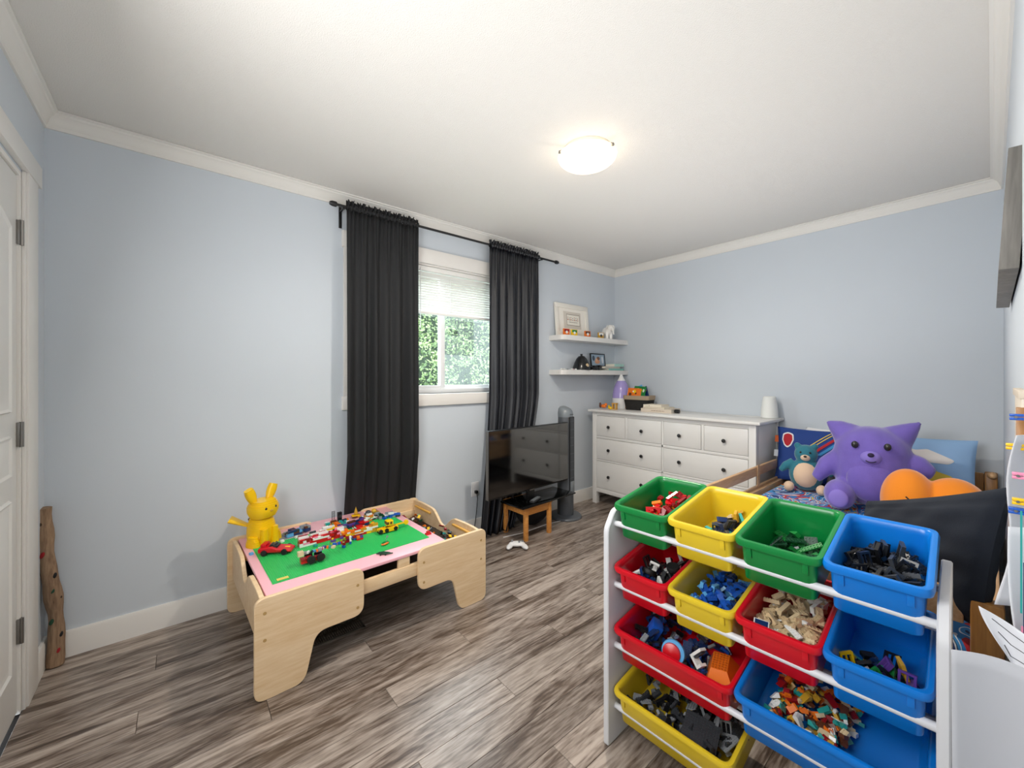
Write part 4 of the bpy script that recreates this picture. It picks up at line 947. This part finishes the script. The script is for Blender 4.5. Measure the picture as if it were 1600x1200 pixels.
def heap(M, W, n, pal, where, group, top, seed, kinds='bbbsap', D=BD, big=(2, 3, 4, 4, 6), x0=0, x1=1, y0=0, y1=1, ni=20):
    r = random.Random(seed)
    def piece():
        c = r.choice(pal); k = r.choice(kinds)
        me = {'b': lambda: bk(r.choice(big), r.choice([1, 2, 2]), 1, c), 'p': lambda: bk(r.choice(big)+2, r.choice([2, 4]), 1/3, c),
              's': lambda: slope(r.choice([3, 4]), c), 'a': lambda: archp(r.choice([4, 5, 6]), c), 'f': lambda: framep(c)}[k]()
        return me, c, k
    mx, my = .034, .040
    s = S(); used = set()
    for i in range(n*2):
        a = mx+(W-2*mx)*(x0+(x1-x0)*r.random()); b = my+(D-2*my)*(y0+(y1-y0)*r.random()); hh = top(a/W, b/D)
        zz = r.uniform(.012, max(.016, hh-.012)); Mx = T(a-W/2, b, zz) @ Euler((r.uniform(-.9, .9), r.uniform(-.9, .9), r.uniform(-3, 3))).to_matrix().to_4x4()
        q = r.choice([.008, .012, .016]); s.use(pm(r.choice(pal))).box(-q, q, -.007, .007, -.004, .005, M=Mx)
    for i in range(n):
        a = mx+(W-2*mx)*(x0+(x1-x0)*r.random()); b = my+(D-2*my)*(y0+(y1-y0)*r.random()); hh = top(a/W, b/D)
        up = .002 if i < ni else -.010
        Ml = T(a-W/2, b, max(.016, hh-.004+up+r.uniform(-.004, .006))) @ Euler((r.gauss(0, .34), r.gauss(0, .34), r.uniform(-3, 3))).to_matrix().to_4x4()
        me, c, k = piece()
        if i < ni:
            Mx = M @ Ml; fx = (a/W-x0)/(x1-x0); fy = (b/D-y0)/(y1-y0)
            pos = ('front ' if fy < .4 else 'back ' if fy > .66 else 'middle ')+('left' if fx < .36 else 'right' if fx > .64 else 'centre')
            lb = '%s %s at the %s of %s' % (CW.get(c, c), KW[k], pos, where)
            if lb in used: addmesh(s, me, Ml); continue
            used.add(lb); o = put('toy_brick', me, None, Mx.to_translation(), Mx.to_euler()); tag(o, lb, 'toy brick', group)
        else: addmesh(s, me, Ml)
    o = s.out('brick_heap', None, None, False); o.matrix_basis = M
    tag(o, 'jumbled heap of small pieces filling '+where, 'toy bricks', kind='stuff')
WS = .184
heap(bins['t0'], WS, 42, ['red', 'red', 'red', 'dred', 'orange'], 'the far left green bin', 'red bricks in the green bin', lambda a, b: .058+.035*max(0, b-.2)*(1 if a > .3 else .4), 101, 'bbssap', x1=1, ni=26)
heap(bins['t1'], WS, 26, ['dgray', 'dgreen', 'teal', 'dblue', 'gold', 'tan', 'black'], 'the upper yellow bin', 'pieces in the upper yellow bin', lambda a, b: .042+.018*a, 102, 'bspf', x0=.25, ni=12)
heap(bins['t2'], WS, 30, ['green', 'dgreen', 'dgreen'], 'the right green bin', 'green bricks in the right green bin', lambda a, b: .040, 103, 'pppbs', ni=16)
heap(bins['t3'], WS, 95, ['black', 'black', 'black', 'dgray'], 'the nearest top blue bin', 'black bricks in the upper blue bin', lambda a, b: .070-.02*b, 104, 'bbppfas', big=(2, 4, 4, 6, 6), ni=46)
heap(bins['m0'], WS, 34, ['black', 'black', 'dgray', 'dblue', 'white'], 'the small red bin', 'pieces in the small red bin', lambda a, b: .060, 105, 'bsaf', ni=14)
heap(bins['m1'], WS, 70, ['blue', 'blue', 'dblue', 'lblue', 'blue'], 'the lower yellow bin', 'blue bricks in the lower yellow bin', lambda a, b: .066, 106, 'bbbsa', big=(2, 2, 3, 4), ni=28)
heap(bins['m2'], WS, 80, ['tan', 'tan', 'sand', 'white', 'sand'], 'the red bin of tan bricks', 'tan bricks in the red bin', lambda a, b: .078, 107, 'bbbpsa', ni=40)
heap(bins['m3'], WS, 34, ['gold', 'green', 'teal', 'black', 'dblue', 'purple', 'yellow'], 'the nearest lower blue bin', 'pieces in the lower blue bin', lambda a, b: .030, 108, 'bbsf', y1=.6, big=(2, 2, 3), ni=16)
heap(bins['l0'], .37, 46, ['dblue', 'black', 'blue', 'dgray', 'dblue', 'gray'], 'the wide red bin', 'vehicle pieces in the wide red bin', lambda a, b: .055+.02*math.sin(a*9), 109, 'bbspa', x1=.8, big=(3, 4, 6, 6), ni=18)
heap(bins['l1'], .371, 80, ['orange', 'brown', 'dred', 'gold', 'orange', 'white', 'teal', 'tan'], 'the wide blue bin', 'figure pieces in the wide blue bin', lambda a, b: .060-.04*abs(a-.35)*1.2, 110, 'bbs', x0=.05, x1=.62, big=(1, 2, 2, 3), ni=26)
heap(bins['b0'], .37, 80, ['dgray', 'dgray', 'black', 'dgray', 'gray'], 'the bottom yellow bin', 'grey bricks in the bottom yellow bin', lambda a, b: .066, 111, 'bbppaf', big=(3, 4, 6, 6), ni=18)
def inb(key, name, label, cat, a, b, z, rot): M = bins[key] @ T(a, b, z) @ Euler(rot).to_matrix().to_4x4(); return thing(name, label, cat, M.to_translation(), rot=M.to_euler())
t = inb('l0', 'toy_wheel_cap', 'round red toy face plate with light blue rim in the wide red bin', 'toy', -.005, .060, .095, (R(62), 0, R(14)))
S().lathe([(0, -.006), (.034, -.006), (.036, 0), (.034, .006), (0, .006)], 28).out('rim', pm('lblue'), t); S().lathe([(0, .006), (.028, .006), (.026, .012), (.012, .016), (0, .017)], 28, M=T(-.004, -.003, 0)).out('disc', pm('red'), t)
t = inb('l0', 'toy_window_frame', 'white toy door frame piece standing beside the round red toy', 'toy', .055, .085, .080, (R(-20), R(35), R(-30)))
s = S(); s.box(-.02, -.012, -.012, .012, 0, .05); s.box(-.012, .02, -.012, .012, 0, .008); s.box(.012, .02, -.012, .012, .008, .022); s.out('frame', pm('white'), t, False); S().box(-.012, -.006, -.008, .008, .008, .045).out('door', pm('dgray'), t, False)
t = inb('l0', 'toy_roof', 'large orange toy house roof with grid panel at the right end of the wide red bin', 'toy', .125, .10, .052, (R(6), R(-4), R(12)))
s = S(); s.add([(-.045, -.06, 0), (.045, -.06, 0), (.045, .06, 0), (-.045, .06, 0), (-.022, -.018, .05), (.022, -.018, .05), (.022, .045, .05), (-.022, .045, .05)], [(0, 1, 5, 4), (1, 2, 6, 5), (2, 3, 7, 6), (3, 0, 4, 7), (4, 5, 6, 7), (3, 2, 1, 0)]); s.out('roof', pm('orange'), t, False)
gs = S().box(-.003, .003, -.003, .003, 0, .0016).mesh('roof_tile', mat('dark_orange', '#b4520f', .4), False)
for i in range(5):
    for j in range(7): put('roof_tile', gs, t, (-.017+i*.0085, -.013+j*.0085, .0499))
t = inb('l0', 'toy_bus', 'blue toy vehicle body standing at the left end of the wide red bin', 'toy', -.125, .14, .050, (R(10), R(-60), R(20)))
S().box(-.05, .05, -.022, .022, -.018, .018, .003).out('body', pm('blue'), t)
for k in range(3): S().box(-.035+k*.026, -.017+k*.026, -.0228, .0228, -.004, .010).out('window', pm('lblue'), t, False)
t = inb('b0', 'brick_plate', 'dark grey studded plate on the heap in the bottom yellow bin', 'baseplate', .07, .085, .085, (R(16), R(5), R(10)))
S().box(-.05, .05, -.04, .04, 0, .003).out('plate', pm('dgray'), t, False); studfield(12, 10, -.048, -.04, .003, pm('dgray'), 'studs', t)
t = inb('m2', 'toy_window', 'white-framed dark blue toy window piece on the tan bricks in the red bin', 'toy', -.045, .050, .092, (R(14), R(4), R(12)))
S().box(-.018, .018, -.014, .014, 0, .004, .001).out('frame', pm('white'), t); S().box(-.015, .015, -.011, .011, .004, .0048).out('glazing', pm('dblue'), t, False)
t = inb('t1', 'brick_stack', 'dark grey stack of long plates in the upper yellow bin', 'toy', .035, .10, .056, (R(4), R(-6), R(-62)))
for k in range(4): put('plate', bk(9, 4, 1/3, 'dgray', k == 3), t, (0, 0, k*.0033))
t = inb('m0', 'rubber_wheel', 'black toy tyre on the heap in the small red bin', 'toy', -.030, .115, .070, (R(50), 0, 0)); wheel(t, 0, 0, 0, .026, .018, 'dgray')
t = inb('m0', 'rubber_wheel', 'black toy tyre with tan hub at the back of the small red bin', 'toy', .035, .165, .085, (R(95), 0, R(20))); wheel(t, 0, 0, 0, .022, .018, 'tan')

# ------------------------------------------------------------------ bed
bed = thing('childs_bed', 'light pine childs bed with guard rail standing along the right wall', 'bed', (1.68, 0, 0))
BX = 1.99
S().box(.02, BX-.02, 1.00, 1.025, .30, .50, .004).out('side_rail', PINE, bed); S().box(.02, BX-.02, -.018, .0, .30, .50, .004).out('side_rail', PINE, bed)
S().box(.40, 1.77, 1.03, 1.052, .578, .642, .006).out('guard_rail', PINE, bed)
S().box(.45, BX-.03, 1.026, 1.040, .485, .515, .003).out('guard_rail', PINE, bed)
for x in (.42, 1.36): S().box(x, x+.045, 1.0255, 1.0295+.0, .45, .655, .001).out('guard_post', PINE, bed)
S().box(-.012, .012, .05, .975, .575, .665, .004).out('foot_rail', PINE, bed); S().box(-.010, .010, .05, .975, .36, .42, .004).out('foot_rail', PINE, bed)
for y in (-.022, .975): S().box(-.03, .02, y, y+.06, 0, .655, .006).out('post', OAKD, bed)
for y in (-.022, .975): S().box(BX-.04, BX+.01, y, y+.05, 0, .70, .006).out('post', OAKD, bed)
S().box(BX-.02, BX, .03, .975, .52, .69, .004).out('head_rail', OAKD, bed)
S().ell((BX-.06, -.0, .69), (.03, .02, .02), 14, 10).out('post_knob', PINE, bed)
# mattress with patterned sheet
mt = thing('mattress', 'mattress under a blue sheet printed with red, white and yellow shapes', 'mattress', (1.70, .012, .30))
SHEET = bpy.data.materials.new('printed_sheet'); SHEET.use_nodes = True; nt = SHEET.node_tree; b = nt.nodes['Principled BSDF']; b.inputs['Roughness'].default_value = .8
tcn = nt.nodes.new('ShaderNodeTexCoord'); mp = nt.nodes.new('ShaderNodeMapping'); mp.inputs['Scale'].default_value = (2.6, 3.6, 1); mp.inputs['Rotation'].default_value = (0, 0, .5)
nz = nt.nodes.new('ShaderNodeTexNoise'); nz.inputs['Scale'].default_value = 1.5; nz.inputs['Detail'].default_value = 2.2; nz.inputs['Distortion'].default_value = 1.6
cr = nt.nodes.new('ShaderNodeValToRGB'); cr.color_ramp.interpolation = 'CONSTANT'; e = cr.color_ramp.elements
cols_ = [(0, '#1b3f7c'), (.36, '#dfe3ea'), (.385, '#16335f'), (.40, '#3c8fd0'), (.455, '#e4e6ea'), (.475, '#2f7fc4'), (.53, '#c22a33'), (.555, '#e8e6e0'), (.575, '#4aa3dc'), (.62, '#f0c64a'), (.645, '#c22a33'), (.68, '#1b3f7c')]
e[0].position = 0; e[0].color = lin(cols_[0][1]); e[1].position = cols_[1][0]; e[1].color = lin(cols_[1][1])
for p_, c_ in cols_[2:]: q_ = cr.color_ramp.elements.new(p_); q_.color = lin(c_)
nt.links.new(tcn.outputs['Object'], mp.inputs[0]); nt.links.new(mp.outputs[0], nz.inputs['Vector']); nt.links.new(nz.outputs['Fac'], cr.inputs[0]); nt.links.new(cr.outputs[0], b.inputs['Base Color'])
S().box(.03, 1.92, 0, .975, 0, .19, .035, seg=4).out('fitted_sheet', SHEET, mt)

def pillow(name, label, cat, M, W, H, Tk, m, back=None, nn=22, pw=2.6, wr=.0, seed=1):
    t = thing(name, label, cat, M.to_translation(), rot=M.to_euler()); r = random.Random(seed); ph = [r.uniform(0, 6) for _ in range(6)]
    def f(sg):
        def g(u, v):
            a = 2*u-1; b = 2*v-1; q = max(0, (1-abs(a)**pw)*(1-abs(b)**pw))**.5
            pin = 1-.06*(a*a*(1-b*b*.6)*0+ (1-abs(a)**2)*abs(b)**4*.6)
            x = a*W/2*(1-.05*(1-b*b)*abs(a)**3); z = b*H/2*(1-.06*(1-a*a)*abs(b)**3)
            wv = wr*(math.sin(a*5+b*4+ph[0])*math.cos(b*6-a*2+ph[1])+.5*math.sin(a*13-b*9+ph[2]))*q
            return (x, sg*(Tk/2*q+wv), z+H/2)
        return g
    S().grid(f(-1), nn*2, nn).out('front', m, t, True, 80); S().grid(f(1), nn*2, nn).out('back', back or m, t, True, 80)
    return t, f
def pm2(x, y, z, rz, lean): return T(x, y, z) @ RM('Z', rz) @ RM('X', lean)
# pillow fronts face -Y locally; rotate so that they face -X (towards the camera)
NAVYP = mat('navy_cover', '#1d3f86', .8); SKY = mat('sky_cover', '#8fb3da', .8)
def deco(t, f, name, m, poly, off=.0035):
    # flat print laid on the pillow face: polygon in u,v, subdivided on the curved face
    poly = rpoly(poly, .05 if len(poly) > 4 else 0, 3)
    bm = bmesh.new(); vv = [bm.verts.new((p[0], p[1], 0)) for p in poly]; bm.faces.new(vv); bmesh.ops.triangulate(bm, faces=bm.faces[:])
    for _ in range(4): bmesh.ops.subdivide_edges(bm, edges=[e for e in bm.edges if e.calc_length() > .05], cuts=1); bmesh.ops.triangulate(bm, faces=bm.faces[:])
    for v in bm.verts: p = f(-1)(v.co.x, v.co.y); v.co = Vector((p[0], p[1]-off, p[2]))
    s = S(); s.bm(bm); return s.out(name, m, t, True, 80)
p1, f1 = pillow('pillow', 'navy pillow with red and yellow diagonal stripes behind the teal plush toy', 'pillow', pm2(3.47, .80, .495, -84, -17), .50, .40, .12, NAVYP, nn=24)
F1 = p1.children[0]
RED = mat('print_red', '#b3202c', .8); YEL = mat('print_yellow', '#e6c84a', .8); WHT = mat('print_white', '#e4e6e8', .8); LBL = mat('print_light_blue', '#3d8fc9', .8)
def stripe(x0, w_, m, n_): deco(F1, f1, n_, m, [(x0, .50), (x0+w_, .50), (x0+w_+.36, .93), (x0+.36, .93)])
stripe(.42, .05, RED, 'red_stripe'); stripe(.34, .016, YEL, 'yellow_stripe'); stripe(.29, .016, YEL, 'yellow_stripe'); stripe(.51, .05, LBL, 'blue_stripe')
sh = [(.08, .86), (.15, .90), (.22, .86), (.23, .74), (.20, .64), (.15, .58), (.10, .64), (.07, .74)]
deco(F1, f1, 'shield_border', WHT, sh); ctr = (.15, .745); deco(F1, f1, 'shield_field', RED, [(ctr[0]+(a-ctr[0])*.78, ctr[1]+(b_-ctr[1])*.82) for a, b_ in sh], .0045)
for z in (.30, .19):
    o = S().box(-.262, -.235, -.004, .004, z-.02, z+.03, .001).out('side_tag', mat('tag_orange', '#e46a2c', .7) if z > .25 else WHT, F1)
p2, f2 = pillow('pillow', 'sky blue pillow printed with a white cloud behind the orange cushion', 'pillow', pm2(3.44, .30, .495, -90, -15), .50, .41, .13, SKY, mat('dark_piping', '#1b2536', .8))
F2 = p2.children[0]
deco(F2, f2, 'cloud', mat('print_cloud', '#e2ddd8', .8), [(.30, .62), (.33, .74), (.42, .80), (.50, .77), (.60, .80), (.72, .73), (.84, .66), (.78, .60), (.50, .60)])
deco(F2, f2, 'yellow_shape', YEL, [(.42, .30), (.50, .46), (.64, .50), (.80, .44), (.90, .30), (.66, .27)])
deco(F2, f2, 'brown_shape', mat('print_brown', '#9c5a36', .8), [(.45, .10), (.47, .27), (.66, .25), (.92, .27), (.97, .20), (.86, .10)])
deco(F2, f2, 'navy_shape', NAVYP, [(.05, .50), (.10, .68), (.24, .66), (.34, .55), (.33, .38), (.08, .36)])
pillow('pillow', 'white pillow squeezed behind the plush toys against the back wall', 'pillow', pm2(3.585, .62, .50, -90, -4), .55, .385, .10, mat('white_cotton', '#dcdcdc', .9, bump=.1))

# plush toys: fused ellipsoids, one continuous body
def plush(name, label, loc, rz, body, mt_, vox=.009, group=None, sy=1):
    t = thing(name, label, 'plush toy', loc, rz)
    t.scale = (1, sy, 1); s = S()
    for it in body:
        if it[0] == 'e': s.ell(it[1], it[2], 24, 16, it[3] if len(it) > 3 else None)
        else: s.tube(it[1], it[2], 14)
    o = s.out('body', mt_, t); m_ = o.modifiers.new('fuse', 'REMESH'); m_.mode = 'VOXEL'; m_.voxel_size = vox; m_.use_smooth_shade = True
    q = o.modifiers.new('soft', 'SMOOTH'); q.iterations = 9; q.factor = .6
    return t, o
PUR = mat('purple_plush', '#7462b8', .9, sheen=.6, bump=.35, bscale=240, var=.07, vscale=14)
pt, po_ = plush('plush_toy', 'large round purple plush animal with pointed ears sitting on the bed', (3.13, .455, .492), R(188), [
    ('e', (0, 0, .245), (.20, .228, .235)), ('e', (.02, 0, .33), (.17, .215, .15)),
    ('t', [(-.02, .13, .40), (-.02, .20, .46), (-.02, .262, .515)], [.10, .055, .008]), ('t', [(-.02, -.13, .40), (-.02, -.20, .455), (-.02, -.262, .49)], [.10, .055, .008]),
    ('t', [(.03, .17, .28), (.04, .26, .27), (.05, .315, .24)], [.075, .06, .035]), ('t', [(.03, -.17, .27), (.05, -.26, .22), (.07, -.32, .14)], [.075, .06, .035]),
    ('e', (.15, .17, .085), (.12, .095, .085)), ('e', (.15, -.17, .085), (.12, .095, .085))], PUR, .011, sy=.80)
for y in (-.085, .085): S().ell((.178, y, .385), (.012, .020, .020), 16, 10).out('eye', KNOB, pt)
S().ell((.172, 0, .318), (.045, .060, .040), 20, 12).out('muzzle', mat('purple_pad', '#8a79cb', .9), pt)
S().ell((.214, 0, .338), (.012, .018, .012), 14, 10).out('nose', mat('dark_thread', '#2a2140', .8), pt)
S().tube([(.216-.35*(y*.003)**2*20, y*.003, .302+.5*(y*.003)**2*20-.004) for y in range(-9, 10)], .0028, 6).out('stitched_mouth', mat('dark_thread', '#2a2140', .8), pt)
S().ell((.150, 0, .190), (.062, .135, .125), 22, 14).out('belly_patch', PUR, pt)
for sg in (-1, 1): S().ell((.265, sg*.17, .085), (.010, .055, .050), 16, 10).out('foot_pad', mat('purple_pad', '#8a79cb', .9), pt)
TEA = mat('teal_plush', '#2d7585', .9, sheen=.5, bump=.3, bscale=240); CRM = mat('cream_plush', '#e3c4a6', .9, sheen=.5, bump=.2, bscale=240)
tt_, to_ = plush('plush_toy', 'small teal plush bear with cream belly sitting left of the purple one', (3.26, .805, .492), R(190), [
    ('e', (0, 0, .11), (.085, .105, .11)), ('e', (.005, 0, .245), (.062, .072, .065)),
    ('e', (0, .052, .300), (.018, .022, .022)), ('e', (0, -.052, .300), (.018, .022, .022)),
    ('t', [(0, .075, .18), (.02, .125, .155), (.03, .155, .12)], [.035, .028, .016]), ('t', [(0, -.075, .18), (.02, -.125, .155), (.03, -.155, .12)], [.035, .028, .016])], TEA, .006, sy=.92)
S().ell((.022, 0, .112), (.075, .085, .092), 22, 14).out('belly', CRM, tt_)
S().ell((.042, 0, .232), (.034, .034, .026), 20, 12).out('muzzle', CRM, tt_)
S().ell((.076, 0, .240), (.006, .010, .007), 12, 8).out('nose', BLACK, tt_)
for sg in (-1, 1):
    S().ell((.085, sg*.095, .033), (.042, .032, .033), 16, 12).out('foot', CRM, tt_)
    S().ell((.058, sg*.028, .264), (.005, .007, .007), 12, 8).out('eye', BLACK, tt_)
ORA = mat('orange_plush', '#ef8a1c', .9, sheen=.5, bump=.25, bscale=240)
ot, oo = plush('plush_cushion', 'two-lobed orange plush cushion between the purple plush toy and the navy cushion', (2.78, .195, .492), R(-84), [
    ('e', (-.070, 0, .155), (.105, .13, .158)), ('e', (.085, .02, .145), (.120, .13, .145)), ('e', (.0, .02, .10), (.13, .12, .10))], ORA, .008)
S().tube([(-.08, -.124, .20), (-.065, -.126, .185), (-.045, -.125, .188)], .003, 6).out('stitch', BLACK, ot)
gt, go_ = plush('plush_toy', 'small grey plush toy tucked between the teal bear and the purple plush', (3.36, .665, .492), R(190), [('e', (0, 0, .06), (.05, .05, .06)), ('e', (.01, 0, .135), (.042, .042, .04)), ('e', (0, .035, .17), (.014, .014, .018)), ('e', (0, -.035, .17), (.014, .014, .018))], mat('grey_plush', '#8c8a86', .9, bump=.3), .005)
for y in (-.016, .016): S().ell((.048, y, .142), (.006, .006, .007), 10, 8).out('eye', KNOB, gt)
# navy cushion at the bed's foot, standing on the mattress edge
NV = mat('navy_velvet', '#141b27', .85, sheen=.0, bump=.12, bscale=300)
cx0, cy0, cx1, cy1 = 2.23, .335, 1.62, .000
ang_ = math.degrees(math.atan2(cy1-cy0, cx1-cx0))
Mc = T((cx0+cx1)/2, (cy0+cy1)/2+.0, .575) @ RM('Z', ang_) @ RM('X', 180*0) 
nvp = thing('cushion', 'big dark navy cushion propped at the foot of the bed behind the blue bin', 'cushion', (1.9, .13, .5))
QC = [Vector(p) for p in ((2.10, .305, .50), (1.66, .018, .575), (1.60, -.030, .985), (2.15, .325, .755))]
def nvq(sg):
    nrm = Vector((-.355, .55, 0)).normalized()
    def g(u, v):
        a = 2*u-1; b = 2*v-1; q = max(0, (1-abs(a)**3)*(1-abs(b)**3))**.5
        uu = .5+.5*a*(1-.05*(1-b*b)); vv = .5+.5*b*(1-.05*(1-a*a))
        p = (QC[0]*(1-uu)+QC[1]*uu)*(1-vv)+(QC[3]*(1-uu)+QC[2]*uu)*vv
        wv = .006*(math.sin(a*5+b*4)*math.cos(b*6-a*2)+.6*math.sin(a*11-b*8)+.5*math.sin(a*3+b*17))*q
        seam = -.010*math.exp(-((b-.80)/.03)**2)*q
        return tuple(p+nrm*sg*(.070*q+wv+seam)-Vector((1.9, .13, .5)))
    return g
S().grid(nvq(1), 50, 40).out('front', NV, nvp, True, 80); S().grid(nvq(-1), 50, 40).out('back', NV, nvp, True, 80)

# ------------------------------------------------------------------ picture on the right wall
pcx = thing('wall_picture', 'thick grey wooden box frame hanging tipped forward on the right wall', 'picture', (1.45, Y0+.004, 1.505), rot=(R(-3.0)*-1, 0, 0))
GW = wood('grey_wood', '#5b5853', '#7a7670', 'Z', .6, 1.5, False, 9)
PWd, PHt, PD = .80, .275, .030
S().box(0, .02, 0, PD, 0, PHt, .001).out('frame_side', GW, pcx); S().box(PWd-.02, PWd, 0, PD, 0, PHt, .001).out('frame_side', GW, pcx)
S().box(.02, PWd-.02, 0, PD, 0, .02, .001).out('frame_side', GW, pcx); S().box(.02, PWd-.02, 0, PD, PHt-.02, PHt, .001).out('frame_side', GW, pcx)
S().box(.02, PWd-.02, .004, PD-.012, .02, PHt-.02).out('picture_board', mat('beige_board', '#cdb89e', .7), pcx, False)

# ------------------------------------------------------------------ drawing board, pegs and papers on the right wall
PAPER = mat('drawing_paper', '#dcdde2', .8)
yw = Y0
eb = thing('drawing_board', 'wood-edged drawing board on the right wall with clipped drawings', 'board', (1.16, yw, .62))
S().box(0, .30, .001, .010, 0, .600, .001).out('panel', mat('board_white', '#d8cdbd', .6), eb); S().box(-.004, .012, .001, .0155, 0, .585, .001).out('edge_strip', OAKD, eb); S().box(0, .30, .001, .013, .600, .615, .001).out('top_strip', mat('pale_wood', '#cfc2b0', .6), eb)
def sheet(name, label, fn, m=PAPER, nu=8, nv=20, group=None):
    o = S().grid(fn, nu, nv).out(name, m, None, True, 80); md = o.modifiers.new('t', 'SOLIDIFY'); md.thickness = .0006; return tag(o, label, 'paper', group)
sheet('drawing', 'large drawing on white paper hanging from the pegs on the right wall', lambda u, v: (1.10+.012*math.sin(v*3)+.03*u, yw+.003+(.014+.020*v**1.1+.006*math.sin(v*7))*(1-u), 1.16-.30*v))
sheet('drawing', 'lower drawing sheet hanging edge-on under the clipped drawing', lambda u, v: (1.02+.02*u, yw+.003+(.024-.014*v+.004*math.sin(v*5))*(1-u), 1.02-.30*v))
for k, (c, z0, y0_) in enumerate((('dred', .84, .006), ('pink', .80, .012), ('dblue', .90, .010), ('teal', .98, .013))):
    o = tag(S().box(1.012, 1.0135, yw+y0_, yw+y0_+.0022, z0-.09, z0+.07).out('crayon_line', pm(c), None, False), 'long %s crayon stroke on the hanging drawing' % dict(dred='dark red', pink='pink', dblue='dark blue', teal='teal')[c], 'drawing')
for lb, c, z, w_ in (('blue clothes peg, topmost on the right wall', 'blue', 1.190, .016), ('yellow clothes peg, second from the top', 'yellow', 1.138, .020), ('pink clothes peg, third from the top', 'pink', 1.095, .014),
                     ('yellow clothes peg, fourth from the top', 'yellow', 1.052, .014), ('blue clothes peg below the lower yellow one', 'blue', 1.036, .018), ('red clothes peg, lowest beside the curled sheet', 'red', .815, .012)):
    x = 1.13 if z > 1.1 else (1.085 if z > .9 else 1.0)
    t = thing('clothes_peg', lb+' beside the drawings' if len(lb.split()) < 5 else lb, 'peg', (x, yw+.008, z), group='clothes pegs on the right wall')
    for sg in (-1, 1): S().box(-.012, -.004, 0, w_, sg*.003-.0024, sg*.003+.0024, .0010).out('jaw', pm(c), t)
    S().cyl((-.014, w_*.55, 0), (-.002, w_*.55, 0), .0022, n=8).out('spring', METAL, t)
sheet('loose_sheet', 'white sheet with pencil lines curling out below the drawings', lambda u, v: (.955+.01*math.sin(u*3), (.0135-.026*v**1.4)*(1-u)+(yw+.001)*u, (.904-.060*v)*(1-u)+(.872-.10*v)*u), nu=14)
for k_ in range(3): tag(S().tube([(.948, .000-.006*k_, .893-.017*k_), (.949, -.018, .879-.017*k_), (.950, -.034-.002*k_, .868-.016*k_)], .0006, 5).out('pencil_line', pm('dgray'), None), 'pencil line %s on the curling sheet' % ('nearest its top edge', 'in the middle', 'lowest')[k_], 'drawing')
sheet('paper_roll_sheet', 'large pale curled sheet of paper in the lower right corner near the toy rack', lambda u, v: (.74+.012*math.sin(u*2.6), yw+.001+.075*(1-u)*(1-.03*v), .920-.55*v+.004*math.sin(u*3)), mat('roll_paper', '#aaabb0', .85), 14, 30)
